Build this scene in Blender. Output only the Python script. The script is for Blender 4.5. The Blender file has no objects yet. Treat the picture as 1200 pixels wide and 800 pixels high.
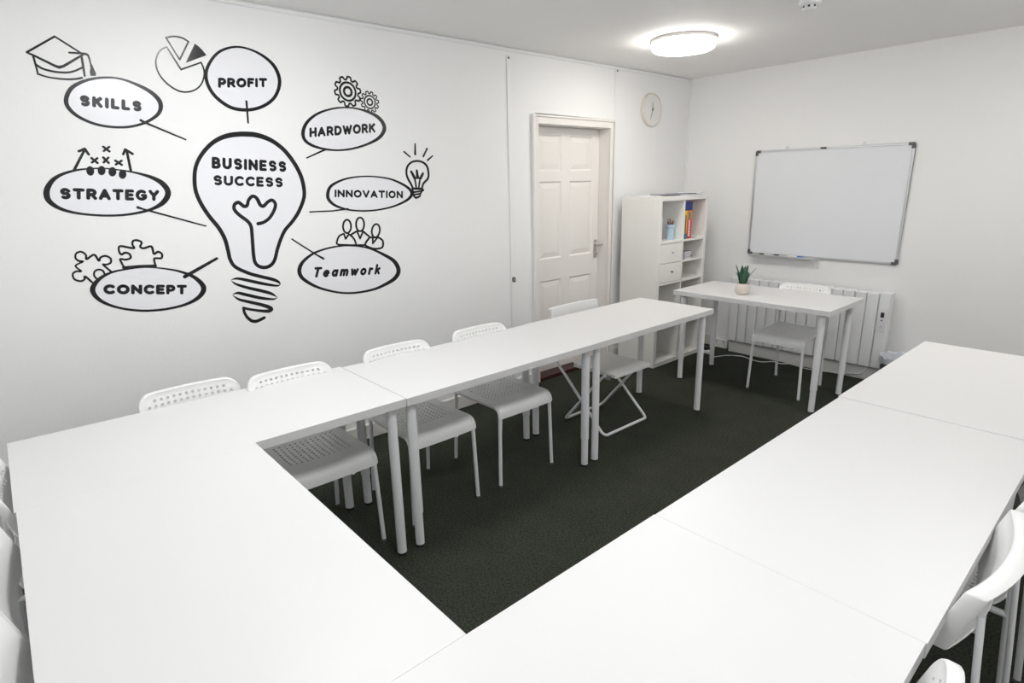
import bpy, bmesh, math, random
from mathutils import Vector, Matrix, geometry
random.seed(7)
sc = bpy.context.scene
COL = sc.collection
PI = math.pi

# ------------------------------------------------------------------ materials
def mat(name, col, rough=0.5, metal=0.0, bump=0.0, bscale=40.0, var=0.0, vscale=8.0, spec=0.5, coat=0.0,
        emit=None, estr=0.0, detail=4.0, alpha=1.0):
    m = bpy.data.materials.new(name); m.use_nodes = True
    nt = m.node_tree; b = nt.nodes['Principled BSDF']
    b.inputs['Base Color'].default_value = (*col, 1)
    b.inputs['Roughness'].default_value = rough
    b.inputs['Metallic'].default_value = metal
    b.inputs['Specular IOR Level'].default_value = spec
    b.inputs['Coat Weight'].default_value = coat
    b.inputs['Alpha'].default_value = alpha
    if emit:
        b.inputs['Emission Color'].default_value = (*emit, 1)
        b.inputs['Emission Strength'].default_value = estr
    tc = nt.nodes.new('ShaderNodeTexCoord')
    if var > 0:
        n = nt.nodes.new('ShaderNodeTexNoise'); n.inputs['Scale'].default_value = vscale; n.inputs['Detail'].default_value = 5
        nt.links.new(tc.outputs['Object'], n.inputs['Vector'])
        mx = nt.nodes.new('ShaderNodeMix'); mx.data_type = 'RGBA'
        mx.inputs[6].default_value = (*[c * (1 - var) for c in col], 1)
        mx.inputs[7].default_value = (*[min(1, c * (1 + var)) for c in col], 1)
        nt.links.new(n.outputs['Fac'], mx.inputs[0]); nt.links.new(mx.outputs[2], b.inputs['Base Color'])
    if bump > 0:
        n = nt.nodes.new('ShaderNodeTexNoise'); n.inputs['Scale'].default_value = bscale; n.inputs['Detail'].default_value = detail
        nt.links.new(tc.outputs['Object'], n.inputs['Vector'])
        bp = nt.nodes.new('ShaderNodeBump'); bp.inputs['Strength'].default_value = bump; bp.inputs['Distance'].default_value = 0.002
        nt.links.new(n.outputs['Fac'], bp.inputs['Height']); nt.links.new(bp.outputs['Normal'], b.inputs['Normal'])
    return m

M = {}
M['wall'] = mat('wall paint', (.885, .885, .88), .6, bump=.35, bscale=60, var=.012, vscale=3, spec=.3)
M['ceiling'] = mat('ceiling paint', (.92, .912, .90), .75, bump=.3, bscale=50, var=.01, vscale=2, spec=.2)
M['trim'] = mat('trim paint', (.80, .78, .74), .4, spec=.4)
M['strip'] = mat('strip paint', (.87, .88, .875), .45, spec=.4)
M['door'] = mat('door gloss paint', (.87, .84, .805), .35, bump=.08, bscale=25, spec=.45)
M['laminate'] = mat('white laminate', (.715, .712, .708), .42, bump=.03, bscale=300, spec=.4)
M['steel_white'] = mat('white powder coat', (.86, .865, .875), .35, spec=.5)
M['plastic'] = mat('white chair plastic', (.82, .82, .81), .38, spec=.45)
M['rubber'] = mat('black rubber', (.015, .015, .015), .6)
M['grey_foot'] = mat('grey plastic foot', (.12, .115, .11), .5)
M['vinyl'] = mat('black vinyl', (.010, .010, .011), .22, spec=.35)
M['film'] = mat('clear white vinyl film', (.86, .86, .89), .20, bump=.12, bscale=45, spec=.45)
M['shelf'] = mat('white foil shelf', (.88, .87, .835), .42, spec=.4)
M['alu'] = mat('brushed aluminium', (.62, .63, .64), .35, metal=.85)
M['corner'] = mat('grey corner plastic', (.10, .10, .105), .45)
M['board'] = mat('whiteboard enamel', (.80, .82, .85), .28, var=.02, vscale=5, spec=.5)
M['radiator'] = mat('radiator enamel', (.84, .85, .86), .35, spec=.5)
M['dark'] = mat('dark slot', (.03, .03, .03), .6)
M['boxing'] = mat('painted pipe boxing', (.62, .62, .60), .5)
M['chrome'] = mat('satin chrome', (.55, .54, .52), .3, metal=.9)
M['threshold'] = mat('red brown stained wood', (.045, .010, .007), .4, bump=.2, bscale=30)
M['pot'] = mat('cream ceramic', (.72, .65, .59), .5, bump=.25, bscale=40)
M['soil'] = mat('soil', (.03, .022, .015), .9, bump=.8, bscale=90)
M['leaf'] = mat('succulent leaf', (.045, .13, .075), .45, var=.35, vscale=40)
M['blue_cup'] = mat('pale blue plastic', (.50, .66, .80), .35)
M['pencil'] = mat('brown pencil', (.22, .09, .06), .5)
M['pencil2'] = mat('grey brown pencil', (.28, .20, .17), .5)
M['navy'] = mat('navy card', (.015, .035, .19), .5)
M['yellow'] = mat('yellow card', (.86, .58, .02), .5)
M['red'] = mat('red card', (.72, .05, .035), .5)
M['orange'] = mat('orange card', (.78, .22, .04), .5)
M['teal'] = mat('teal plastic', (.01, .22, .25), .45)
M['paper'] = mat('white paper', (.80, .79, .82), .7)
M['paper_grey'] = mat('printed grey paper', (.34, .33, .37), .7, var=.5, vscale=60)
M['black_plastic'] = mat('black plastic', (.02, .02, .025), .4)
M['blue_plastic'] = mat('blue marker cap', (.02, .13, .55), .4)
M['bin'] = mat('grey bin', (.10, .105, .115), .45)
M['liner'] = mat('translucent bin liner', (.66, .685, .73), .35, bump=.8, bscale=25)
M['clock_rim'] = mat('cream clock rim', (.74, .70, .62), .4)
M['clock_face'] = mat('clock face', (.78, .77, .74), .5)
M['hand'] = mat('clock hand', (.05, .055, .07), .4)
M['lamp_base'] = mat('lamp base', (.75, .73, .70), .4)
M['diffuser'] = mat('lit opal diffuser', (.9, .9, .9), .4, emit=(1.0, .965, .92), estr=1.0)
M['added_diffuser_right'] = mat('added fill diffuser bin end', (.9, .9, .9), .4, emit=(1.0, .975, .94), estr=1.0)
M['added_diffuser_mural'] = mat('added fill diffuser mural side', (.9, .9, .9), .4, emit=(.975, .985, 1.0), estr=1.0)
M['diffuser_cool'] = mat('lit opal diffuser near', (.9, .9, .9), .4, emit=(.965, .985, 1.0), estr=1.0)

def carpet():
    m = bpy.data.materials.new('dark green carpet'); m.use_nodes = True
    nt = m.node_tree; b = nt.nodes['Principled BSDF']
    b.inputs['Roughness'].default_value = .95; b.inputs['Specular IOR Level'].default_value = .1
    tc = nt.nodes.new('ShaderNodeTexCoord')
    n1 = nt.nodes.new('ShaderNodeTexNoise'); n1.inputs['Scale'].default_value = 110; n1.inputs['Detail'].default_value = 6; n1.inputs['Roughness'].default_value = .75
    n2 = nt.nodes.new('ShaderNodeTexNoise'); n2.inputs['Scale'].default_value = 6; n2.inputs['Detail'].default_value = 4
    nt.links.new(tc.outputs['Object'], n1.inputs['Vector']); nt.links.new(tc.outputs['Object'], n2.inputs['Vector'])
    cr = nt.nodes.new('ShaderNodeValToRGB')
    cr.color_ramp.elements[0].position = .36; cr.color_ramp.elements[0].color = (.016, .019, .0145, 1)
    cr.color_ramp.elements[1].position = .66; cr.color_ramp.elements[1].color = (.080, .086, .066, 1)
    nt.links.new(n1.outputs['Fac'], cr.inputs['Fac'])
    mx = nt.nodes.new('ShaderNodeMix'); mx.data_type = 'RGBA'; mx.blend_type = 'MULTIPLY'; mx.inputs[0].default_value = .35
    nt.links.new(cr.outputs['Color'], mx.inputs[6]); nt.links.new(n2.outputs['Fac'], mx.inputs[7])
    nt.links.new(mx.outputs[2], b.inputs['Base Color'])
    bp = nt.nodes.new('ShaderNodeBump'); bp.inputs['Strength'].default_value = .8; bp.inputs['Distance'].default_value = .004
    nt.links.new(n1.outputs['Fac'], bp.inputs['Height']); nt.links.new(bp.outputs['Normal'], b.inputs['Normal'])
    return m
M['carpet'] = carpet()

# ------------------------------------------------------------------ mesh helpers
class MB:
    def __init__(s): s.v = []; s.f = []
    def add(s, vs, fs):
        k = len(s.v); s.v += [tuple(v) for v in vs]; s.f += [tuple(i + k for i in f) for f in fs]
    def box(s, x0, x1, y0, y1, z0, z1, mtx=None):
        vs = [Vector((x, y, z)) for z in (z0, z1) for y in (y0, y1) for x in (x0, x1)]
        if mtx: vs = [mtx @ v for v in vs]
        s.add(vs, [(0, 2, 3, 1), (4, 5, 7, 6), (0, 1, 5, 4), (2, 6, 7, 3), (0, 4, 6, 2), (1, 3, 7, 5)]); return s
    def tube(s, pts, r, n=12, cap=True, closed=False):
        P = [Vector(p) for p in pts]; R = r if isinstance(r, (list, tuple)) else [r] * len(P)
        k = len(s.v); L = len(P); prev = None
        for i, p in enumerate(P):
            if closed: t = (P[(i + 1) % L] - P[i - 1])
            else: t = (P[min(i + 1, L - 1)] - P[max(i - 1, 0)])
            t.normalize()
            if prev is None:
                a = Vector((0, 0, 1)) if abs(t.z) < .9 else Vector((1, 0, 0))
                u = t.cross(a).normalized()
            else:
                u = (prev - t * prev.dot(t)).normalized()
            prev = u; w = t.cross(u)
            for j in range(n):
                a = 2 * PI * j / n
                s.v.append(tuple(p + (u * math.cos(a) + w * math.sin(a)) * R[i]))
        for i in range(L if closed else L - 1):
            i2 = (i + 1) % L
            for j in range(n):
                j2 = (j + 1) % n
                s.f.append((k + i * n + j, k + i * n + j2, k + i2 * n + j2, k + i2 * n + j))
        if cap and not closed:
            s.f.append(tuple(k + j for j in range(n))[::-1]); s.f.append(tuple(k + (L - 1) * n + j for j in range(n)))
        return s
    def lathe(s, prof, c=(0, 0, 0), n=40, cap=True):
        k = len(s.v); L = len(prof)
        for (r, z) in prof:
            for j in range(n):
                a = 2 * PI * j / n; s.v.append((c[0] + r * math.cos(a), c[1] + r * math.sin(a), c[2] + z))
        for i in range(L - 1):
            for j in range(n):
                j2 = (j + 1) % n; s.f.append((k + i * n + j, k + i * n + j2, k + (i + 1) * n + j2, k + (i + 1) * n + j))
        if cap:
            s.f.append(tuple(k + j for j in range(n))[::-1]); s.f.append(tuple(k + (L - 1) * n + j for j in range(n)))
        return s
    def prism(s, poly, fn, h):
        "poly: 2D points; fn(a,b,d) -> 3D; extruded 0..h"
        k = len(s.v); n = len(poly)
        for d in (0, h):
            for a, b in poly: s.v.append(tuple(fn(a, b, d)))
        s.f.append(tuple(k + i for i in range(n))[::-1]); s.f.append(tuple(k + n + i for i in range(n)))
        for i in range(n):
            j = (i + 1) % n; s.f.append((k + i, k + j, k + n + j, k + n + i))
        return s

def tag(o, label=None, cat=None, group=None, kind=None):
    if label: o['label'] = label
    if cat: o['category'] = cat
    if group: o['group'] = group
    if kind: o['kind'] = kind
    return o

def obj(name, mb, m, parent=None, bevel=0, seg=2, smooth=None, solid=0, fix=True, off=-1, weld=1e-6):
    me = bpy.data.meshes.new(name)
    me.from_pydata(mb.v, [], mb.f); me.validate()
    if fix:
        bm = bmesh.new(); bm.from_mesh(me); bmesh.ops.remove_doubles(bm, verts=bm.verts, dist=weld)
        bmesh.ops.recalc_face_normals(bm, faces=bm.faces); bm.to_mesh(me); bm.free()
    me.materials.append(M[m] if isinstance(m, str) else m)
    o = bpy.data.objects.new(name, me); COL.objects.link(o)
    if parent is not None: o.parent = parent
    if solid:
        s = o.modifiers.new('thick', 'SOLIDIFY'); s.thickness = solid; s.offset = off
    if bevel:
        b = o.modifiers.new('edge', 'BEVEL'); b.width = bevel; b.segments = seg; b.limit_method = 'ANGLE'; b.angle_limit = math.radians(40)
    if smooth is None: smooth = 40
    if solid:      # keep the thickness in the mesh so that hole rims stay crisp
        dg = bpy.context.evaluated_depsgraph_get()
        me2 = bpy.data.meshes.new_from_object(o.evaluated_get(dg)); o.modifiers.clear(); o.data = me2; me = me2; me.name = name
    if smooth:
        me.set_sharp_from_angle(angle=math.radians(smooth))
        for p in me.polygons: p.use_smooth = True
    return o

def thing(name, label, cat, loc=(0, 0, 0), rz=0, group=None):
    o = bpy.data.objects.new(name, None); COL.objects.link(o)
    o.empty_display_size = .1
    o.location = loc; o.rotation_euler = (0, 0, rz)
    return tag(o, label, cat, group)

def copy_tree(o, parent=None):
    c = o.copy(); COL.objects.link(c)
    if parent is not None: c.parent = parent
    for ch in list(o.children): copy_tree(ch, c)
    return c

def fillet(pts, r, n=6):
    P = [Vector(p) for p in pts]; out = [P[0]]
    for i in range(1, len(P) - 1):
        a = P[i - 1] - P[i]; b = P[i + 1] - P[i]
        ra = min(r, a.length * .48, b.length * .48); A = P[i] + a.normalized() * ra; B = P[i] + b.normalized() * ra
        for k in range(n + 1):
            t = k / n; out.append(A * (1 - t) ** 2 + P[i] * 2 * t * (1 - t) + B * t ** 2)
    out.append(P[-1]); return out

def rrect(x0, x1, y0, y1, r, n=6):
    "rounded rectangle, r = (r at x0y0, x1y0, x1y1, x0y1)"
    if not isinstance(r, (list, tuple)): r = (r,) * 4
    out = []
    for (cx, cy, a0, rr) in ((x0 + r[0], y0 + r[0], PI, r[0]), (x1 - r[1], y0 + r[1], 1.5 * PI, r[1]), (x1 - r[2], y1 - r[2], 0, r[2]), (x0 + r[3], y1 - r[3], .5 * PI, r[3])):
        for k in range(n + 1):
            a = a0 + .5 * PI * k / n; out.append((cx + rr * math.cos(a), cy + rr * math.sin(a)))
    return out

def inside(p, poly):
    c = False; n = len(poly)
    for i in range(n):
        a = poly[i]; b = poly[i - 1]
        if (a[1] > p[1]) != (b[1] > p[1]) and p[0] < (b[0] - a[0]) * (p[1] - a[1]) / (b[1] - a[1]) + a[0]: c = not c
    return c

def perforated(outline, holes, hr, step, hn=8, ratio=1.0):
    "2D triangulation of an outline with round holes; returns verts2d, faces"
    # densify outline
    O = []
    for i in range(len(outline)):
        a = Vector(outline[i]); b = Vector(outline[(i + 1) % len(outline)]); k = max(1, int((b - a).length / step))
        for j in range(k): O.append(a.lerp(b, j / k))
    V = list(O); E = [(i, (i + 1) % len(O)) for i in range(len(O))]
    for (hx, hy) in holes:
        k = len(V)
        for j in range(hn): V.append(Vector((hx + hr * ratio * math.cos(2 * PI * j / hn), hy + hr * math.sin(2 * PI * j / hn))))
        E += [(k + j, k + (j + 1) % hn) for j in range(hn)]
    xs = [p[0] for p in outline]; ys = [p[1] for p in outline]
    x = min(xs) + step
    while x < max(xs) - step * .4:
        y = min(ys) + step
        while y < max(ys) - step * .4:
            if inside((x, y), outline) and all((x - h[0]) ** 2 + (y - h[1]) ** 2 > (hr * 1.5) ** 2 for h in holes): V.append(Vector((x, y)))
            y += step
        x += step
    r = geometry.delaunay_2d_cdt(V, E, [], 0, 1e-6)
    vs, fs = r[0], r[2]; F = []
    P2 = [tuple(p) for p in O]
    for f in fs:
        c = sum((vs[i] for i in f), Vector((0, 0))) / len(f)
        if not inside(c, P2): continue
        if any(((c.x - h[0]) / ratio) ** 2 + (c.y - h[1]) ** 2 < (hr * .93) ** 2 for h in holes): continue
        F.append(tuple(f))
    return [tuple(v) for v in vs], F

def struct(name, mb, m, **k):
    o = obj(name, mb, m, **k); o['kind'] = 'structure'; return o

def catmull(pts, closed, n=6):
    P = [Vector(p) for p in pts]; L = len(P); out = []
    if L < 3: return P
    for i in range(L if closed else L - 1):
        if closed: p0, p1, p2, p3 = P[i - 1], P[i], P[(i + 1) % L], P[(i + 2) % L]
        else: p0, p1, p2, p3 = P[max(i - 1, 0)], P[i], P[i + 1], P[min(i + 2, L - 1)]
        for k in range(n):
            t = k / n
            out.append(.5 * ((2 * p1) + (-p0 + p2) * t + (2 * p0 - 5 * p1 + 4 * p2 - p3) * t * t + (-p0 + 3 * p1 - 3 * p2 + p3) * t ** 3))
    if not closed: out.append(P[-1])
    return out

EM = (25.0, 30.0, 39.0, 34.5)   # strengths of the four ceiling lights, the middle two added as fill

def worldloc(o):
    v = Vector((0, 0, 0))
    while o is not None:
        v = v + o.location; o = o.parent
    return v
def wpart(name, mb, m, parent, **k):
    "part whose mesh was laid out in room coordinates"
    d = worldloc(parent)
    mb.v = [tuple(Vector(v) - d) for v in mb.v]
    return obj(name, mb, m, parent, **k)
def wobj(name, mb, m, loc, **k):
    d = Vector(loc); mb.v = [tuple(Vector(v) - d) for v in mb.v]
    o = obj(name, mb, m, **k); o.location = d; return o

# ------------------------------------------------------------------ the room  (x: from the mural wall, y: back wall at 0, towards the camera negative)
XR, YF, H = 3.70, -5.65, 2.459
DY0, DY1, DZ = -1.975, -1.154, 1.985     # door opening
struct('floor', MB().box(-.25, XR + .1, YF - .1, .1, -.1, 0), 'carpet', smooth=0)
struct('ceiling', MB().box(-.25, XR + .1, YF - .1, .1, H, H + .1), 'ceiling', smooth=0)
w = MB(); w.box(-.12, 0, YF - .1, DY0 - .02, 0, H); w.box(-.12, 0, DY1 + .02, 0.0, 0, H); w.box(-.12, 0, DY0 - .02, DY1 + .02, DZ + .02, H)
struct('wall_left', w, 'wall', smooth=0)
struct('wall_back', MB().box(-.12, XR + .1, 0, .1, 0, H), 'wall', smooth=0)
struct('wall_right', MB().box(XR, XR + .1, YF, 0, 0, H), 'wall', smooth=0)
struct('wall_front', MB().box(0, XR, YF - .1, YF, 0, H), 'wall', smooth=0)
struct('baseboard_left', MB().box(0, .022, YF, -2.262, 0, .095).box(0, .022, -2.228, -2.035, 0, .095).box(0, .022, -1.06, 0, 0, .095), 'trim', bevel=.004)
struct('baseboard_back', MB().box(.022, .60, -.022, 0, 0, .10), 'trim', bevel=.006)
struct('baseboard_right', MB().box(XR - .022, XR, YF, -.1, 0, .095), 'trim', bevel=.004)
struct('baseboard_front', MB().box(.022, XR - .022, YF, YF + .022, 0, .095), 'trim', bevel=.004)
# low painted boxing along the back wall under the heater
struct('trim_1', MB().box(.625, XR, -.10, 0, 0, .105), 'boxing', bevel=.004)
# ceiling bead over the mural wall, panel cover strips, corner strip
struct('trim_2', MB().tube([(.004, YF, 2.444), (.004, 0, 2.444)], .011, 10), 'strip')
struct('trim_3', MB().box(0, .010, -2.260, -2.230, .0, 2.405), 'strip', bevel=.003)
struct('trim_4', MB().box(0, .008, -1.098, -1.062, .0, 2.432), 'strip', bevel=.003)
struct('trim_5', MB().box(0, .014, -.014, 0, .10, 2.45), 'wall', bevel=.004)
struct('trim_6', MB().box(1.02, 1.055, -.002, 0, .72, 2.455), 'wall', bevel=.001)
for (y, z) in ((-2.246, 2.392), (-1.078, 2.425)):
    t = wobj('screw', MB().tube([(.008, y, z), (.014, y + .002, z)], .007, 10), 'corner', (0, y, z))
    tag(t, 'small dark screw at the top of the %s cover strip' % ('wall' if y < -2 else 'door-side'), 'screw')
t = thing('cable_clip', 'small dark clip on the white cover strip beside the door', 'clip', (0.01, -2.245, .877))
wpart('base', MB().box(.008, .018, -2.252, -2.240, .864, .892), 'corner', t, bevel=.002)
wpart('hook', MB().tube(fillet([(.016, -2.246, .892), (.035, -2.246, .892), (.035, -2.246, .862), (.02, -2.25, .862)], .008), .004, 8), 'black_plastic', t)

# door: casing, jambs, leaf with six raised panels
cas = MB()
def cas_piece(y0, y1, z0, z1):
    cas.box(0, .018, y0, y1, z0, z1)
cas_piece(-2.033, DY0, 0, 2.05); cas_piece(DY1, -1.101, 0, 2.05); cas_piece(DY0, DY1, DZ, 2.05)
cas.box(.018, .028, -2.033, -2.015, 0, 2.05); cas.box(.018, .028, -1.119, -1.101, 0, 2.05); cas.box(.018, .028, -2.015, -1.119, 2.032, 2.05)
struct('trim_7', cas, 'door', bevel=.003)
jb = MB(); jb.box(-.119, 0, DY0 - .02, DY0, 0, DZ); jb.box(-.119, 0, DY1, DY1 + .02, 0, DZ); jb.box(-.12, 0, DY0 - .02, DY1 + .02, DZ, DZ + .02)
jb.box(-.155, -.12, DY0 - .02, DY1 + .02, 0, DZ + .02)
struct('trim_8', jb, 'door', smooth=0)
d = thing('door_1', 'cream painted six-panel door with a lever handle', 'door', (-.12, (DY0 + DY1) / 2, .035)); d['kind'] = 'structure'
leaf = MB(); X0 = -.10; g = .003
ys = [DY0 + g, -1.862, -1.611, -1.514, -1.237, DY1 - g]; zs = [.035, .25, .80, .97, 1.577, 1.655, 1.925, DZ - .004]
zs = [.035, .25, .798, .972, 1.577, 1.655, 1.925, DZ - .004]
for i in range(5):
    for j in range(7):
        y0, y1, z0, z1 = ys[i], ys[i + 1], zs[j], zs[j + 1]
        if i in (1, 3) and j in (1, 3, 5):
            a, b_ = .012, .052; xs_ = (X0, X0 - .012, X0 - .003)
            R = [[(X0, y0, z0), (X0, y1, z0), (X0, y1, z1), (X0, y0, z1)],
                 [(X0 - .012, y0 + a, z0 + a), (X0 - .012, y1 - a, z0 + a), (X0 - .012, y1 - a, z1 - a), (X0 - .012, y0 + a, z1 - a)],
                 [(X0 - .003, y0 + b_, z0 + b_), (X0 - .003, y1 - b_, z0 + b_), (X0 - .003, y1 - b_, z1 - b_), (X0 - .003, y0 + b_, z1 - b_)]]
            vs = sum(R, []); fs = [(0, 1, 5, 4), (1, 2, 6, 5), (2, 3, 7, 6), (3, 0, 4, 7), (4, 5, 9, 8), (5, 6, 10, 9), (6, 7, 11, 10), (7, 4, 8, 11), (8, 9, 10, 11)]
            leaf.add(vs, fs)
        else:
            leaf.add([(X0, y0, z0), (X0, y1, z0), (X0, y1, z1), (X0, y0, z1)], [(0, 1, 2, 3)])
leaf.box(X0 - .04, X0 - .014, ys[0], ys[-1], zs[0], zs[-1])
leaf.add([(X0, ys[0], zs[0]), (X0, ys[-1], zs[0]), (X0, ys[-1], zs[-1]), (X0, ys[0], zs[-1]), (X0 - .03, ys[0], zs[0]), (X0 - .03, ys[-1], zs[0]), (X0 - .03, ys[-1], zs[-1]), (X0 - .03, ys[0], zs[-1])],
         [(0, 1, 5, 4), (1, 2, 6, 5), (2, 3, 7, 6), (3, 0, 4, 7)])
wpart('door_leaf', leaf, 'door', d, smooth=0)
hp = wpart('handle_plate', MB().prism(rrect(-1.210, -1.176, .930, 1.085, .006), lambda a, b, h: (X0 + h, a, b), .006), 'chrome', d, bevel=.001)
wpart('door_handle', MB().tube(fillet([(X0 + .006, -1.19, 1.046), (X0 + .05, -1.19, 1.046), (X0 + .055, -1.215, 1.046), (X0 + .05, -1.29, 1.044)][:2] + [(X0 + .052, -1.172, 1.046), (X0 + .05, -1.150, 1.045)], .01), .0085, 12).tube([(X0 + .004, -1.19, 1.046), (X0 + .014, -1.19, 1.046)], .014, 16), 'chrome', hp)
wpart('lock_snib', MB().tube([(X0 + .006, -1.19, .972), (X0 + .018, -1.19, .972)], .007, 12).box(X0 + .016, X0 + .026, -1.193, -1.187, .962, .982), 'chrome', hp)
struct('trim_9', MB().box(-.12, .012, DY0 + .001, DY1 - .001, 0, .032), 'threshold', bevel=.004)

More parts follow.
